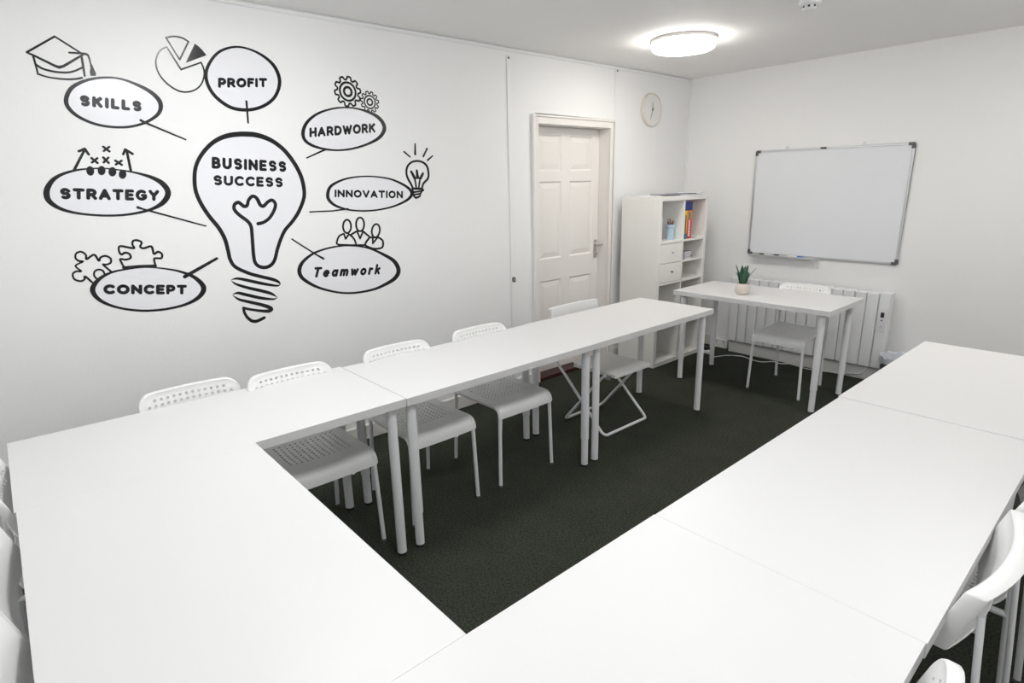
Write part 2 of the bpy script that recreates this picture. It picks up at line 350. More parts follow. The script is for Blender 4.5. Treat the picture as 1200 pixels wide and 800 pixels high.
# ------------------------------------------------------------------ wall stickers
MUR = {"skills":{"outline":[[-4.7507,1.9565,0.0158],[-4.7233,2.0025,0.0145],[-4.6694,2.0358,0.0111],[-4.6049,2.0536,0.0088],[-4.5412,2.0552,0.0088],[-4.4789,2.0366,0.0132],[-4.4247,2.0067,0.0185],[-4.3961,1.9666,0.0201],[-4.4092,1.9195,0.0149],[-4.4623,1.8797,0.0114],[-4.5253,1.8567,0.0105],[-4.592,1.8502,0.0102],[-4.6619,1.8596,0.0112],[-4.7185,1.8866,0.0134],[-4.7482,1.921,0.0158]],"text":[["SKILLS",[[-4.7089,1.932],[-4.4777,1.9212],[-4.4702,1.9671],[-4.7009,1.9771]],3.9]],"conn":[[False,False,[[-4.4872,1.884,0.0119],[-4.4653,1.8722,0.0095],[-4.3135,1.8059,0.0074]]]],"draw":[[True,False,[[-4.8502,2.1265,0.0061],[-4.7458,2.1987,0.0061],[-4.6586,2.1402,0.0061],[-4.736,2.0864,0.008],[-4.753,2.0804,0.01],[-4.7665,2.085,0.0087],[-4.828,2.1166,0.0071]]],[False,True,[[-4.8318,2.1184,0.0065],[-4.8298,2.0849,0.0059],[-4.8287,2.0475,0.0053]]],[False,True,[[-4.8287,2.0475,0.0063],[-4.8087,2.0409,0.0056],[-4.7867,2.037,0.0055],[-4.7409,2.0352,0.0061],[-4.7049,2.0391,0.0065],[-4.6797,2.0461,0.007]]],[False,True,[[-4.666,2.1321,0.0068],[-4.6671,2.0918,0.0074],[-4.6686,2.0546,0.0062]]],[False,True,[[-4.8298,2.0849,0.0071],[-4.809,2.0693,0.0071],[-4.7708,2.0616,0.0069],[-4.7302,2.0622,0.0065],[-4.699,2.0719,0.006],[-4.6674,2.0901,0.0059]]],[False,True,[[-4.7065,2.1417,0.0067],[-4.6804,2.1431,0.0068],[-4.6476,2.1425,0.008],[-4.6405,2.1316,0.0061],[-4.6385,2.1082,0.0052],[-4.6359,2.0882,0.0099]]]],"solids":[[[-4.6388,2.0981],[-4.63,2.0871],[-4.6252,2.0688],[-4.6289,2.0582],[-4.6474,2.0572],[-4.647,2.0735]]]},"strategy":{"outline":[[-4.8872,1.5763,0.0216],[-4.8635,1.6182,0.0172],[-4.8292,1.6447,0.0126],[-4.7811,1.6626,0.0094],[-4.7338,1.6707,0.0074],[-4.6704,1.6736,0.0062],[-4.6228,1.6687,0.006],[-4.5745,1.6608,0.0077],[-4.5257,1.6484,0.0111],[-4.4767,1.6288,0.0178],[-4.4404,1.6003,0.0248],[-4.4268,1.5606,0.0251],[-4.4533,1.5186,0.0213],[-4.5082,1.4883,0.0134],[-4.5892,1.4705,0.0106],[-4.6735,1.4671,0.0099],[-4.7678,1.4774,0.0098],[-4.8406,1.4993,0.0134],[-4.8831,1.5352,0.0205]],"text":[["STRATEGY",[[-4.8487,1.5455],[-4.4704,1.5243],[-4.4623,1.5752],[-4.8401,1.5929]],3.8]],"conn":[[False,False,[[-4.5623,1.4985,0.0128],[-4.5413,1.4898,0.0088],[-4.285,1.3961,0.0073]]]],"draw":[[False,False,[[-4.6508,1.7654,0.0087],[-4.6322,1.7469,0.0088]]],[False,False,[[-4.6289,1.7659,0.0072],[-4.6528,1.7475,0.0072]]],[False,False,[[-4.7029,1.717,0.0085],[-4.6851,1.6969,0.0086]]],[False,False,[[-4.6816,1.7172,0.0072],[-4.7052,1.6978,0.0071]]],[False,False,[[-4.6589,1.72,0.0085],[-4.6435,1.6974,0.0086]]],[False,False,[[-4.6397,1.7202,0.0072],[-4.6616,1.6985,0.0071]]],[False,False,[[-4.6154,1.7068,0.0089],[-4.5947,1.6892,0.0089]]],[False,False,[[-4.5917,1.707,0.0076],[-4.617,1.69,0.0075]]],[False,False,[[-4.7764,1.6636,0.0087],[-4.7245,1.7478,0.0076]]],[False,False,[[-4.7443,1.745,0.0081],[-4.7207,1.7553,0.0093],[-4.7111,1.7327,0.0087]]],[False,False,[[-4.563,1.6611,0.0089],[-4.5649,1.7507,0.0089]]],[False,False,[[-4.5815,1.7345,0.0075],[-4.5689,1.7561,0.0088],[-4.5444,1.7373,0.0095]]]],"solids":[[[-4.7028,1.667],[-4.7034,1.659],[-4.7063,1.6516],[-4.7108,1.6458],[-4.7163,1.6427],[-4.722,1.6426],[-4.727,1.6456],[-4.7305,1.6511],[-4.732,1.6585],[-4.7313,1.6664],[-4.7285,1.6738],[-4.724,1.6795],[-4.7185,1.6826],[-4.7129,1.6828],[-4.7079,1.6799],[-4.7043,1.6743]],[[-4.6605,1.664],[-4.663,1.6563],[-4.6673,1.6497],[-4.6728,1.6454],[-4.6787,1.6439],[-4.6841,1.6455],[-4.688,1.6499],[-4.6901,1.6564],[-4.6898,1.6641],[-4.6874,1.6718],[-4.6831,1.6783],[-4.6776,1.6826],[-4.6718,1.6842],[-4.6664,1.6826],[-4.6624,1.6783],[-4.6603,1.6717]],[[-4.6199,1.6587],[-4.6224,1.6509],[-4.6269,1.6443],[-4.6326,1.6399],[-4.6387,1.6384],[-4.6443,1.64],[-4.6485,1.6444],[-4.6506,1.6511],[-4.6505,1.6588],[-4.648,1.6666],[-4.6436,1.6731],[-4.6379,1.6775],[-4.6318,1.6791],[-4.6262,1.6775],[-4.622,1.6731],[-4.6198,1.6665]],[[-4.5831,1.6473],[-4.5856,1.6395],[-4.5899,1.633],[-4.5955,1.6286],[-4.6015,1.6272],[-4.6069,1.6288],[-4.611,1.6332],[-4.6131,1.6398],[-4.6129,1.6475],[-4.6105,1.6552],[-4.6062,1.6617],[-4.6006,1.666],[-4.5947,1.6676],[-4.5892,1.666],[-4.5851,1.6616],[-4.583,1.6551]]]},"concept":{"outline":[[-4.8001,1.1392,0.0205],[-4.7714,1.1828,0.0158],[-4.7172,1.2108,0.0105],[-4.6479,1.2202,0.0079],[-4.578,1.2206,0.0069],[-4.508,1.2076,0.0075],[-4.4369,1.185,0.011],[-4.3733,1.1468,0.0185],[-4.3397,1.0924,0.0248],[-4.3664,1.0476,0.0207],[-4.4337,1.018,0.0136],[-4.5304,1.0078,0.0118],[-4.629,1.017,0.0112],[-4.7197,1.047,0.0112],[-4.7794,1.0893,0.0157]],"text":[["CONCEPT",[[-4.7633,1.1154],[-4.4206,1.0662],[-4.4131,1.115],[-4.7555,1.161]],3.8]],"conn":[[False,False,[[-4.4165,1.1562,0.0179],[-4.2568,1.2309,0.0134]]]],"draw":[[False,True,[[-4.7144,1.214,0.0075],[-4.7286,1.2326,0.0074],[-4.7407,1.2514,0.0065],[-4.7277,1.2491,0.0076],[-4.7103,1.2564,0.0067],[-4.7078,1.2755,0.0072],[-4.7248,1.2885,0.0078],[-4.7447,1.2837,0.007],[-4.7539,1.27,0.0077],[-4.7667,1.298,0.0077],[-4.7976,1.2812,0.0076],[-4.7973,1.3,0.0069],[-4.8118,1.3155,0.0077],[-4.831,1.3098,0.0064],[-4.837,1.2904,0.0064],[-4.8279,1.2762,0.0075],[-4.8133,1.2716,0.0064],[-4.8432,1.2555,0.0061],[-4.8273,1.23,0.0063],[-4.845,1.2311,0.0072],[-4.8598,1.2194,0.0061],[-4.8567,1.1965,0.0071],[-4.8366,1.1859,0.0077],[-4.8214,1.1922,0.0067],[-4.8163,1.2043,0.0076],[-4.7956,1.1753,0.0073]]],[False,True,[[-4.7748,1.1865,0.0066],[-4.7828,1.2058,0.0062],[-4.7771,1.2234,0.0063],[-4.7616,1.2299,0.0073],[-4.7474,1.2237,0.0071],[-4.7425,1.208,0.0066]]],[False,True,[[-4.6625,1.2301,0.0075],[-4.6682,1.2507,0.0074],[-4.6707,1.2686,0.0074],[-4.6508,1.2643,0.0082],[-4.63,1.2697,0.0073],[-4.6302,1.2874,0.0079],[-4.6455,1.2963,0.0083],[-4.6624,1.2895,0.0083],[-4.6691,1.3016,0.0073],[-4.6676,1.3222,0.0069],[-4.6561,1.3272,0.0082],[-4.626,1.3177,0.0084],[-4.6073,1.3142,0.0074],[-4.6117,1.3313,0.0072],[-4.6058,1.3475,0.0074],[-4.5886,1.3489,0.0084],[-4.5734,1.3375,0.0076],[-4.5823,1.3181,0.0076],[-4.5685,1.3099,0.0084],[-4.5366,1.3156,0.0085],[-4.5317,1.2806,0.0084],[-4.5124,1.2883,0.0086],[-4.498,1.275,0.0079],[-4.5047,1.2564,0.0081],[-4.5334,1.2573,0.0076],[-4.5337,1.2238,0.0076]]],[False,False,[[-4.6648,1.2285,0.0103],[-4.6005,1.2271,0.0113],[-4.5338,1.2229,0.0106]]]],"solids":[]},"profit":{"outline":[[-4.1794,2.1055,0.0149],[-4.1531,2.1629,0.013],[-4.1011,2.2166,0.0116],[-4.0283,2.2454,0.0097],[-3.9577,2.243,0.0101],[-3.8881,2.2156,0.0146],[-3.8401,2.1698,0.019],[-3.826,2.1039,0.0184],[-3.8576,2.0327,0.0158],[-3.9183,1.9841,0.0154],[-3.9961,1.9585,0.0159],[-4.0779,1.9616,0.017],[-4.1401,1.9993,0.0175],[-4.1736,2.0489,0.0167]],"text":[["PROFIT",[[-4.1328,2.0503],[-3.8938,2.0729],[-3.8881,2.1167],[-4.1261,2.0971]],3.3]],"conn":[[False,False,[[-4.0066,1.9978,0.0109],[-4.0121,1.8958,0.0093]]]],"draw":[[False,False,[[-4.3303,2.2083,0.0064],[-4.2859,2.1177,0.0065],[-4.1935,2.1579,0.0055]]],[False,True,[[-4.1935,2.1579,0.0066],[-4.1859,2.1332,0.0063],[-4.1877,2.1029,0.0058],[-4.2049,2.0635,0.0055],[-4.2362,2.0344,0.0055],[-4.279,2.0201,0.006],[-4.318,2.026,0.0065],[-4.3564,2.0535,0.0065],[-4.3817,2.092,0.0062],[-4.387,2.1346,0.0055],[-4.3738,2.1718,0.005],[-4.353,2.1963,0.005],[-4.3303,2.2083,0.0052]]],[False,False,[[-4.3276,2.2478,0.0064],[-4.2848,2.16,0.0061],[-4.2349,2.2431,0.0052]]],[False,True,[[-4.2349,2.2431,0.0066],[-4.261,2.2561,0.0063],[-4.2964,2.2572,0.0057],[-4.3276,2.2478,0.0054]]]],"solids":[[[-4.2082,2.2384],[-4.1924,2.2274],[-4.1795,2.2142],[-4.1639,2.1929],[-4.2612,2.1489]]]},"hardwork":{"outline":[[-3.7304,1.8602,0.0194],[-3.7004,1.9138,0.0161],[-3.6349,1.9608,0.0126],[-3.5451,1.9911,0.0095],[-3.4545,2.0024,0.0086],[-3.3627,1.9943,0.0116],[-3.2697,1.9623,0.0214],[-3.23,1.9073,0.0254],[-3.2657,1.851,0.0195],[-3.3534,1.8081,0.013],[-3.4642,1.7788,0.011],[-3.5688,1.7718,0.0101],[-3.6668,1.787,0.0141],[-3.7213,1.8167,0.0178]],"text":[["HARDWORK",[[-3.6976,1.835],[-3.2917,1.8749],[-3.2867,1.9285],[-3.6917,1.8858]],2.8]],"conn":[[False,False,[[-3.6113,1.7746,0.0106],[-3.7255,1.7279,0.0069]]]],"draw":[],"solids":[],"gears":[[-3.4458,2.0868,0.0795,10.0],[-3.3133,2.0407,0.0579,11.0]]},"innovation":{"outline":[[-3.6253,1.5333,0.0201],[-3.6,1.5773,0.0158],[-3.5211,1.6114,0.0112],[-3.4258,1.6261,0.0086],[-3.3147,1.6251,0.0084],[-3.2003,1.606,0.0114],[-3.0983,1.559,0.0168],[-3.0719,1.5159,0.0209],[-3.1203,1.4769,0.0149],[-3.2291,1.4435,0.0112],[-3.3613,1.4295,0.01],[-3.4855,1.4371,0.0099],[-3.576,1.4632,0.0139],[-3.619,1.4968,0.0185]],"text":[["INNOVATION",[[-3.5862,1.5147],[-3.1375,1.4925],[-3.1337,1.5393],[-3.5816,1.5572]],2.5]],"conn":[[False,False,[[-3.741,1.4397,0.0079],[-3.6047,1.4391,0.0076],[-3.5115,1.4465,0.0106]]]],"draw":[[False,True,[[-3.0613,1.5557,0.0123],[-3.0703,1.5766,0.0122],[-3.0911,1.6118,0.0122],[-3.0996,1.6435,0.0123],[-3.0919,1.679,0.0115],[-3.0653,1.7055,0.0104],[-3.0272,1.7164,0.0101],[-2.9835,1.7126,0.0108],[-2.9481,1.6895,0.0124],[-2.9368,1.6478,0.013],[-2.9439,1.6112,0.0121],[-2.9783,1.5813,0.0117],[-2.9919,1.5532,0.0123]]],[False,False,[[-3.0644,1.6525,0.0133],[-3.0423,1.6164,0.0171]]],[False,False,[[-3.0234,1.6585,0.0139],[-3.0199,1.6214,0.0177]]],[False,False,[[-2.9784,1.6418,0.0129],[-2.9969,1.616,0.0164]]],[False,False,[[-3.0423,1.6164,0.0101],[-3.0344,1.5551,0.0101]]],[False,False,[[-3.0022,1.6129,0.01],[-3.016,1.5547,0.01]]],[False,False,[[-3.0382,1.6122,0.0072],[-2.997,1.6149,0.0073]]],[False,False,[[-3.0648,1.5516,0.0114],[-2.9923,1.5479,0.0116]]],[False,True,[[-2.9904,1.5468,0.0101],[-2.9866,1.5373,0.0095],[-3.0571,1.5286,0.0094]]],[False,True,[[-2.9965,1.5333,0.0094],[-3.0071,1.5204,0.0096],[-3.0552,1.5129,0.0094]]],[False,True,[[-3.0073,1.5178,0.0099],[-3.0128,1.5032,0.01],[-3.0408,1.4946,0.0116],[-3.057,1.5061,0.0102]]],[False,False,[[-3.0618,1.5495,0.01],[-3.0557,1.5061,0.0101]]],[False,False,[[-3.1059,1.7709,0.009],[-3.0656,1.7409,0.008]]],[False,False,[[-3.0232,1.8187,0.008],[-3.0272,1.7581,0.0124]]],[False,False,[[-2.9376,1.7927,0.0094],[-2.9684,1.7451,0.0105]]],[False,False,[[-2.8973,1.7496,0.0065],[-2.938,1.7227,0.0103]]]],"solids":[]},"teamwork":{"outline":[[-3.8378,1.1017,0.0224],[-3.8333,1.1398,0.0223],[-3.8013,1.1774,0.0173],[-3.7321,1.2142,0.0125],[-3.6268,1.2342,0.0098],[-3.5197,1.234,0.009],[-3.3964,1.2077,0.0114],[-3.2845,1.1505,0.0194],[-3.2275,1.1075,0.0262],[-3.2044,1.0525,0.0309],[-3.2297,1.0092,0.0272],[-3.2935,0.979,0.0212],[-3.3912,0.9541,0.0151],[-3.5207,0.9505,0.0125],[-3.6287,0.9691,0.0122],[-3.7421,1.0137,0.0148],[-3.8145,1.0649,0.0195]],"text":[["Teamwork",[[-3.7686,1.0715],[-3.339,1.041],[-3.333,1.1067],[-3.7617,1.132]],2.9]],"conn":[[False,False,[[-3.8596,1.2987,0.0076],[-3.7334,1.2022,0.0089],[-3.6907,1.1737,0.0129]]]],"draw":[[True,True,[[-3.5014,1.3449,0.0097],[-3.5048,1.3303,0.0096],[-3.5116,1.3182,0.0094],[-3.5206,1.3104,0.009],[-3.5306,1.3082,0.0089],[-3.5399,1.3118,0.0092],[-3.5472,1.3206,0.0095],[-3.5513,1.3333,0.0096],[-3.5517,1.348,0.0096],[-3.5483,1.3624,0.0094],[-3.5416,1.3744,0.0092],[-3.5326,1.3822,0.0088],[-3.5227,1.3846,0.0088],[-3.5134,1.3811,0.0093],[-3.506,1.3724,0.0097],[-3.5018,1.3597,0.0098]]],[True,True,[[-3.4161,1.3516,0.0101],[-3.4196,1.3364,0.0099],[-3.4265,1.3238,0.0096],[-3.4359,1.3157,0.0092],[-3.4461,1.3133,0.009],[-3.4558,1.317,0.0094],[-3.4633,1.3262,0.0098],[-3.4676,1.3394,0.0099],[-3.4681,1.3547,0.0099],[-3.4646,1.3697,0.0097],[-3.4578,1.3822,0.0094],[-3.4485,1.3903,0.009],[-3.4383,1.3928,0.0089],[-3.4287,1.3893,0.0094],[-3.4211,1.3802,0.0099],[-3.4166,1.367,0.0101]]],[True,True,[[-3.316,1.3043,0.0104],[-3.3218,1.2897,0.0102],[-3.3306,1.2781,0.0098],[-3.3412,1.2713,0.0094],[-3.3519,1.2704,0.0093],[-3.361,1.2753,0.0098],[-3.3672,1.2854,0.0102],[-3.3696,1.2991,0.0103],[-3.3678,1.3143,0.0102],[-3.3621,1.3287,0.01],[-3.3533,1.3402,0.0097],[-3.3428,1.347,0.0093],[-3.3322,1.3482,0.0092],[-3.323,1.3433,0.0098],[-3.3167,1.3333,0.0103],[-3.3142,1.3196,0.0105]]],[False,True,[[-3.5546,1.3053,0.0089],[-3.5827,1.2929,0.0091],[-3.5994,1.2612,0.0094],[-3.5942,1.2476,0.009],[-3.5456,1.2402,0.009],[-3.4865,1.2353,0.0091],[-3.4835,1.2561,0.0099],[-3.4979,1.2825,0.0096],[-3.5189,1.3007,0.0093]]],[False,False,[[-3.5503,1.3038,0.0096],[-3.5428,1.2754,0.0089],[-3.5204,1.3,0.0093]]],[False,False,[[-3.5079,1.297,0.009],[-3.467,1.3151,0.0091]]],[False,False,[[-3.4276,1.3124,0.0096],[-3.3884,1.2764,0.0097]]],[False,False,[[-3.4649,1.3128,0.0099],[-3.4505,1.2705,0.0091],[-3.4268,1.3111,0.0098]]],[False,False,[[-3.3839,1.2731,0.0092],[-3.3602,1.2692,0.0092]]],[False,True,[[-3.3863,1.2733,0.0104],[-3.4202,1.2332,0.0107],[-3.3898,1.2108,0.0099],[-3.352,1.2006,0.0098],[-3.3125,1.2033,0.0101],[-3.3001,1.2197,0.0112],[-3.3012,1.246,0.0109],[-3.3194,1.2627,0.0102],[-3.3383,1.2706,0.0099]]],[False,False,[[-3.3661,1.2683,0.0103],[-3.3692,1.235,0.0093],[-3.3389,1.2641,0.0099]]],[False,False,[[-3.4866,1.2344,0.0091],[-3.4215,1.229,0.0092]]]],"solids":[]},"bulb":{"outline":None,"text":[["BUSINESS",[[-4.2169,1.6722],[-3.8464,1.6543],[-3.8396,1.7092],[-4.2087,1.7289]],3.4],["SUCCESS",[[-4.2226,1.5924],[-3.8747,1.5749],[-3.8683,1.6258],[-4.2155,1.6416]],3.3]],"conn":[],"draw":[[False,True,[[-4.0538,1.8402,0.0241],[-4.106,1.8331,0.0235],[-4.1565,1.8165,0.021],[-4.2041,1.7872,0.0189],[-4.2494,1.7424,0.018],[-4.2815,1.6942,0.0174],[-4.2988,1.6422,0.018],[-4.3053,1.5736,0.0187],[-4.2917,1.5098,0.0196],[-4.2621,1.444,0.0202],[-4.2265,1.3848,0.0204],[-4.2043,1.3251,0.0202],[-4.1973,1.2634,0.0193],[-4.1931,1.2189,0.0188],[-4.1727,1.1775,0.0186],[-4.1091,1.1369,0.0182],[-4.0501,1.1125,0.0185],[-3.9891,1.0892,0.0178],[-3.9631,1.0737,0.0141],[-3.954,1.0602,0.0056]]],[False,True,[[-4.0538,1.8402,0.0247],[-3.993,1.8398,0.0255],[-3.9387,1.8274,0.0249],[-3.8889,1.8034,0.0232],[-3.84,1.7615,0.023],[-3.7968,1.6985,0.0234],[-3.7691,1.6338,0.0225],[-3.7599,1.5703,0.0223],[-3.7663,1.5157,0.0207],[-3.8038,1.4436,0.0202],[-3.8484,1.3906,0.019],[-3.8911,1.3496,0.019],[-3.9202,1.3033,0.0191],[-3.9455,1.25,0.0191],[-3.9662,1.1962,0.0191],[-3.9905,1.1685,0.0191],[-4.0213,1.1593,0.0193],[-4.0518,1.1672,0.0193],[-4.071,1.1908,0.0188],[-4.0737,1.2364,0.0184],[-4.0677,1.3369,0.0183],[-4.0667,1.3768,0.0185],[-4.0792,1.4062,0.0189],[-4.1189,1.4432,0.0187],[-4.138,1.4721,0.018],[-4.1326,1.4962,0.0168],[-4.1113,1.5044,0.0184],[-4.0899,1.4851,0.0186],[-4.0719,1.4887,0.0172],[-4.0616,1.5143,0.0164],[-4.0383,1.5339,0.0178],[-4.0182,1.5215,0.0192],[-4.0051,1.4882,0.0193],[-3.9882,1.4823,0.018],[-3.9633,1.5025,0.017],[-3.9398,1.5101,0.0182],[-3.9261,1.4896,0.0184],[-3.936,1.4587,0.0175],[-3.965,1.4198,0.0173],[-3.9992,1.398,0.0173],[-4.0288,1.3922,0.0192]]],[False,True,[[-3.9534,1.0576,0.0028],[-3.9762,1.0534,0.0113],[-4.0537,1.0763,0.0167],[-4.1331,1.1053,0.0163],[-4.1747,1.1172,0.0117],[-4.2028,1.1139,0.0027]]],[False,True,[[-4.2034,1.1094,0.0026],[-4.1814,1.088,0.0117],[-4.1227,1.0603,0.0164],[-4.059,1.0361,0.0176],[-4.0102,1.0146,0.0159],[-3.9796,0.99,0.0028]]],[False,True,[[-3.98,0.9865,0.0029],[-4.0028,0.982,0.0104],[-4.0641,0.9968,0.0168],[-4.1437,1.0274,0.0173],[-4.1798,1.041,0.0136],[-4.2061,1.0373,0.0027]]],[False,True,[[-4.2068,1.0322,0.0027],[-4.1792,1.0065,0.0126],[-4.1327,0.9863,0.0165],[-4.0689,0.9608,0.0186],[-4.0286,0.9397,0.0215],[-4.0187,0.9262,0.0187],[-4.0369,0.9201,0.019],[-4.0843,0.93,0.015],[-4.1327,0.9454,0.0138],[-4.1625,0.9576,0.0137]]],[False,True,[[-4.1625,0.9576,0.0147],[-4.1612,0.9311,0.0148],[-4.1496,0.9028,0.016],[-4.1302,0.8812,0.0174],[-4.1085,0.8751,0.018],[-4.0853,0.8795,0.0171],[-4.0624,0.8876,0.0162]]]],"solids":[],"film":[[-4.0538,1.8402],[-4.106,1.8331],[-4.1565,1.8165],[-4.2041,1.7872],[-4.2494,1.7424],[-4.2815,1.6942],[-4.2988,1.6422],[-4.3053,1.5736],[-4.2917,1.5098],[-4.2621,1.444],[-4.2265,1.3848],[-4.2043,1.3251],[-4.1973,1.2634],[-4.1931,1.2189],[-4.1727,1.1775],[-4.1091,1.1369],[-4.0501,1.1125],[-3.9731,1.1783],[-3.9478,1.2316],[-3.9202,1.3033],[-3.8911,1.3496],[-3.8484,1.3906],[-3.8038,1.4436],[-3.7663,1.5157],[-3.7599,1.5703],[-3.7691,1.6338],[-3.7968,1.6985],[-3.84,1.7615],[-3.8889,1.8034],[-3.9387,1.8274],[-3.993,1.8398]]}}
def arc(cx, cy, rx, ry, a0, a1, n=14):
    return [(cx + rx * math.cos(math.radians(a0 + (a1 - a0) * k / n)), cy + ry * math.sin(math.radians(a0 + (a1 - a0) * k / n))) for k in range(n + 1)]
GL = {
 'S': (.66, [[(.60, .84)] + arc(.33, .74, .27, .26, 50, 250) [0:0] + arc(.33, .75, .27, .25, 55, 235, 9) + arc(.35, .26, .29, .26, 65, -130, 11)]),
 'K': (.70, [[(.0, 0), (.0, 1)], [(.64, 1), (.04, .42)], [(.25, .60), (.68, 0)]]),
 'I': (.0, [[(0, 0), (0, 1)]]),
 'L': (.52, [[(0, 1), (0, 0), (.52, 0)]]),
 'P': (.60, [[(0, 0), (0, 1), (.30, 1)] + arc(.32, .70, .28, .30, 90, -90, 9) + [(0, .40)]]),
 'R': (.64, [[(0, 0), (0, 1), (.30, 1)] + arc(.32, .72, .28, .28, 90, -90, 9) + [(0, .44)], [(.34, .44), (.64, 0)]]),
 'O': (.86, [arc(.43, .5, .43, .5, 90, 450, 24)]),
 'F': (.52, [[(0, 0), (0, 1), (.52, 1)], [(0, .52), (.44, .52)]]),
 'T': (.72, [[(0, 1), (.72, 1)], [(.36, 1), (.36, 0)]]),
 'H': (.66, [[(0, 0), (0, 1)], [(.66, 0), (.66, 1)], [(0, .5), (.66, .5)]]),
 'A': (.78, [[(0, 0), (.39, 1), (.78, 0)], [(.16, .30), (.62, .30)]]),
 'D': (.72, [[(0, 0), (0, 1), (.26, 1)] + arc(.26, .5, .46, .5, 90, -90, 12) + [(0, 0)]]),
 'W': (1.04, [[(0, 1), (.26, 0), (.52, .9), (.78, 0), (1.04, 1)]]),
 'N': (.72, [[(0, 0), (0, 1), (.72, 0), (.72, 1)]]),
 'V': (.76, [[(0, 1), (.38, 0), (.76, 1)]]),
 'E': (.54, [[(.54, 1), (0, 1), (0, 0), (.54, 0)], [(0, .51), (.48, .51)]]),
 'B': (.62, [[(0, 0), (0, 1), (.28, 1)] + arc(.30, .76, .25, .24, 90, -90, 8) + [(0, .52)], [(.30, .52)] + arc(.32, .26, .30, .26, 90, -90, 8) + [(0, 0)]]),
 'U': (.68, [[(0, 1), (0, .34)] + arc(.34, .34, .34, .34, 180, 360, 10) + [(.68, 1)]]),
 'C': (.74, [arc(.43, .5, .43, .5, 50, 310, 16)]),
 'G': (.80, [arc(.43, .5, .43, .5, 52, 330, 16) + [(.80, .46), (.52, .46)]]),
 'Y': (.74, [[(0, 1), (.37, .46), (.74, 1)], [(.37, .46), (.37, 0)]]),
 'e': (.56, [[(.03, .34), (.55, .36)] + arc(.28, .31, .28, .31, 12, 315, 12)]),
 'a': (.54, [arc(.27, .31, .27, .31, 60, 420, 14), [(.54, .62), (.54, 0)]]),
 'm': (.86, [[(0, 0), (0, .62)], [(0, .38)] + arc(.215, .40, .215, .22, 180, 0, 8) + [(.43, 0)], [(.43, .38)] + arc(.645, .40, .215, .22, 180, 0, 8) + [(.86, 0)]]),
 'w': (.82, [[(0, .62), (.20, 0), (.41, .55), (.62, 0), (.82, .62)]]),
 'o': (.60, [arc(.30, .31, .30, .31, 90, 450, 18)]),
 'r': (.36, [[(0, 0), (0, .62)], [(0, .34)] + arc(.22, .40, .22, .22, 180, 60, 6)]),
 'k': (.50, [[(0, 0), (0, 1)], [(.46, .62), (.03, .26)], [(.18, .38), (.50, 0)]]),
}
WR = {'SKILLS': .31, 'STRATEGY': .29, 'CONCEPT': .31, 'PROFIT': .29, 'HARDWORK': .26, 'INNOVATION': .27, 'Teamwork': .24, 'BUSINESS': .27, 'SUCCESS': .27}
EX = [0]
def ribbon(mb, pts, closed, x):
    "flat vinyl ribbon in the wall plane, pts (y, z, width)"
    P = []
    for p in pts:
        if not P or (Vector(p[:2]) - Vector(P[-1][:2])).length > 1e-5: P.append(p)
    if closed and (Vector(P[0][:2]) - Vector(P[-1][:2])).length < 1e-5: P.pop()
    L = len(P); EX[0] += 1; x = x + (EX[0] % 23) * 1.5e-5
    lf, rt = [], []
    for i in range(L):
        c = Vector(P[i][:2]); h = P[i][2] / 2
        a = Vector(P[i - 1][:2]) if (i > 0 or closed) else None
        b = Vector(P[(i + 1) % L][:2]) if (i < L - 1 or closed) else None
        if a is None: t = (b - c).normalized(); n = Vector((-t.y, t.x)); k = 1
        elif b is None: t = (c - a).normalized(); n = Vector((-t.y, t.x)); k = 1
        else:
            t1 = (c - a).normalized(); t2 = (b - c).normalized(); t = t1 + t2
            if t.length < .25:       # hairpin: break into two ribbons
                t = t1; n = Vector((-t.y, t.x)); k = 1
            else:
                t.normalize(); n = Vector((-t.y, t.x)); k = min(1.9, 1 / max(.3, n.dot(Vector((-t1.y, t1.x)))))
        lf.append(c + n * h * k); rt.append(c - n * h * k)
    k0 = len(mb.v)
    for i in range(L): mb.v.append((x, lf[i].x, lf[i].y)); mb.v.append((x, rt[i].x, rt[i].y))
    for i in range(L if closed else L - 1):
        j = (i + 1) % L; mb.f.append((k0 + 2 * i, k0 + 2 * i + 1, k0 + 2 * j + 1, k0 + 2 * j))
    if not closed:
        for (i, s) in ((0, -1), (L - 1, 1)):
            c = Vector(P[i][:2]); q = Vector(P[1 if i == 0 else L - 2][:2]); t = (c - q).normalized(); n = Vector((-t.y, t.x)); h = P[i][2] / 2
            kk = len(mb.v)
            for m_ in range(9):
                a = PI * m_ / 8; v = c + n * h * math.cos(a) + t * h * math.sin(a); mb.v.append((x, v.x, v.y))
            mb.f.append(tuple(range(kk, kk + 9)))
def split_ribbon(mb, pts, closed, x):
    "cut at sharp corners so that each stroke gets a round join"
    P = [tuple(p) for p in pts]
    if closed: P = P + [P[0]]
    runs = [[P[0]]]
    for i in range(1, len(P)):
        runs[-1].append(P[i])
        if i < len(P) - 1:
            a = Vector(P[i][:2]) - Vector(P[i - 1][:2]); c = Vector(P[i + 1][:2]) - Vector(P[i][:2])
            if a.length > 1e-6 and c.length > 1e-6 and a.angle(c) > math.radians(38): runs.append([P[i]])
    for r in runs:
        if len(r) > 1: ribbon(mb, r, False, x)
def flat(mb, poly, x):
    k = len(mb.v); mb.v += [(x, p[0], p[1]) for p in poly]; mb.f.append(tuple(range(k, k + len(poly))))
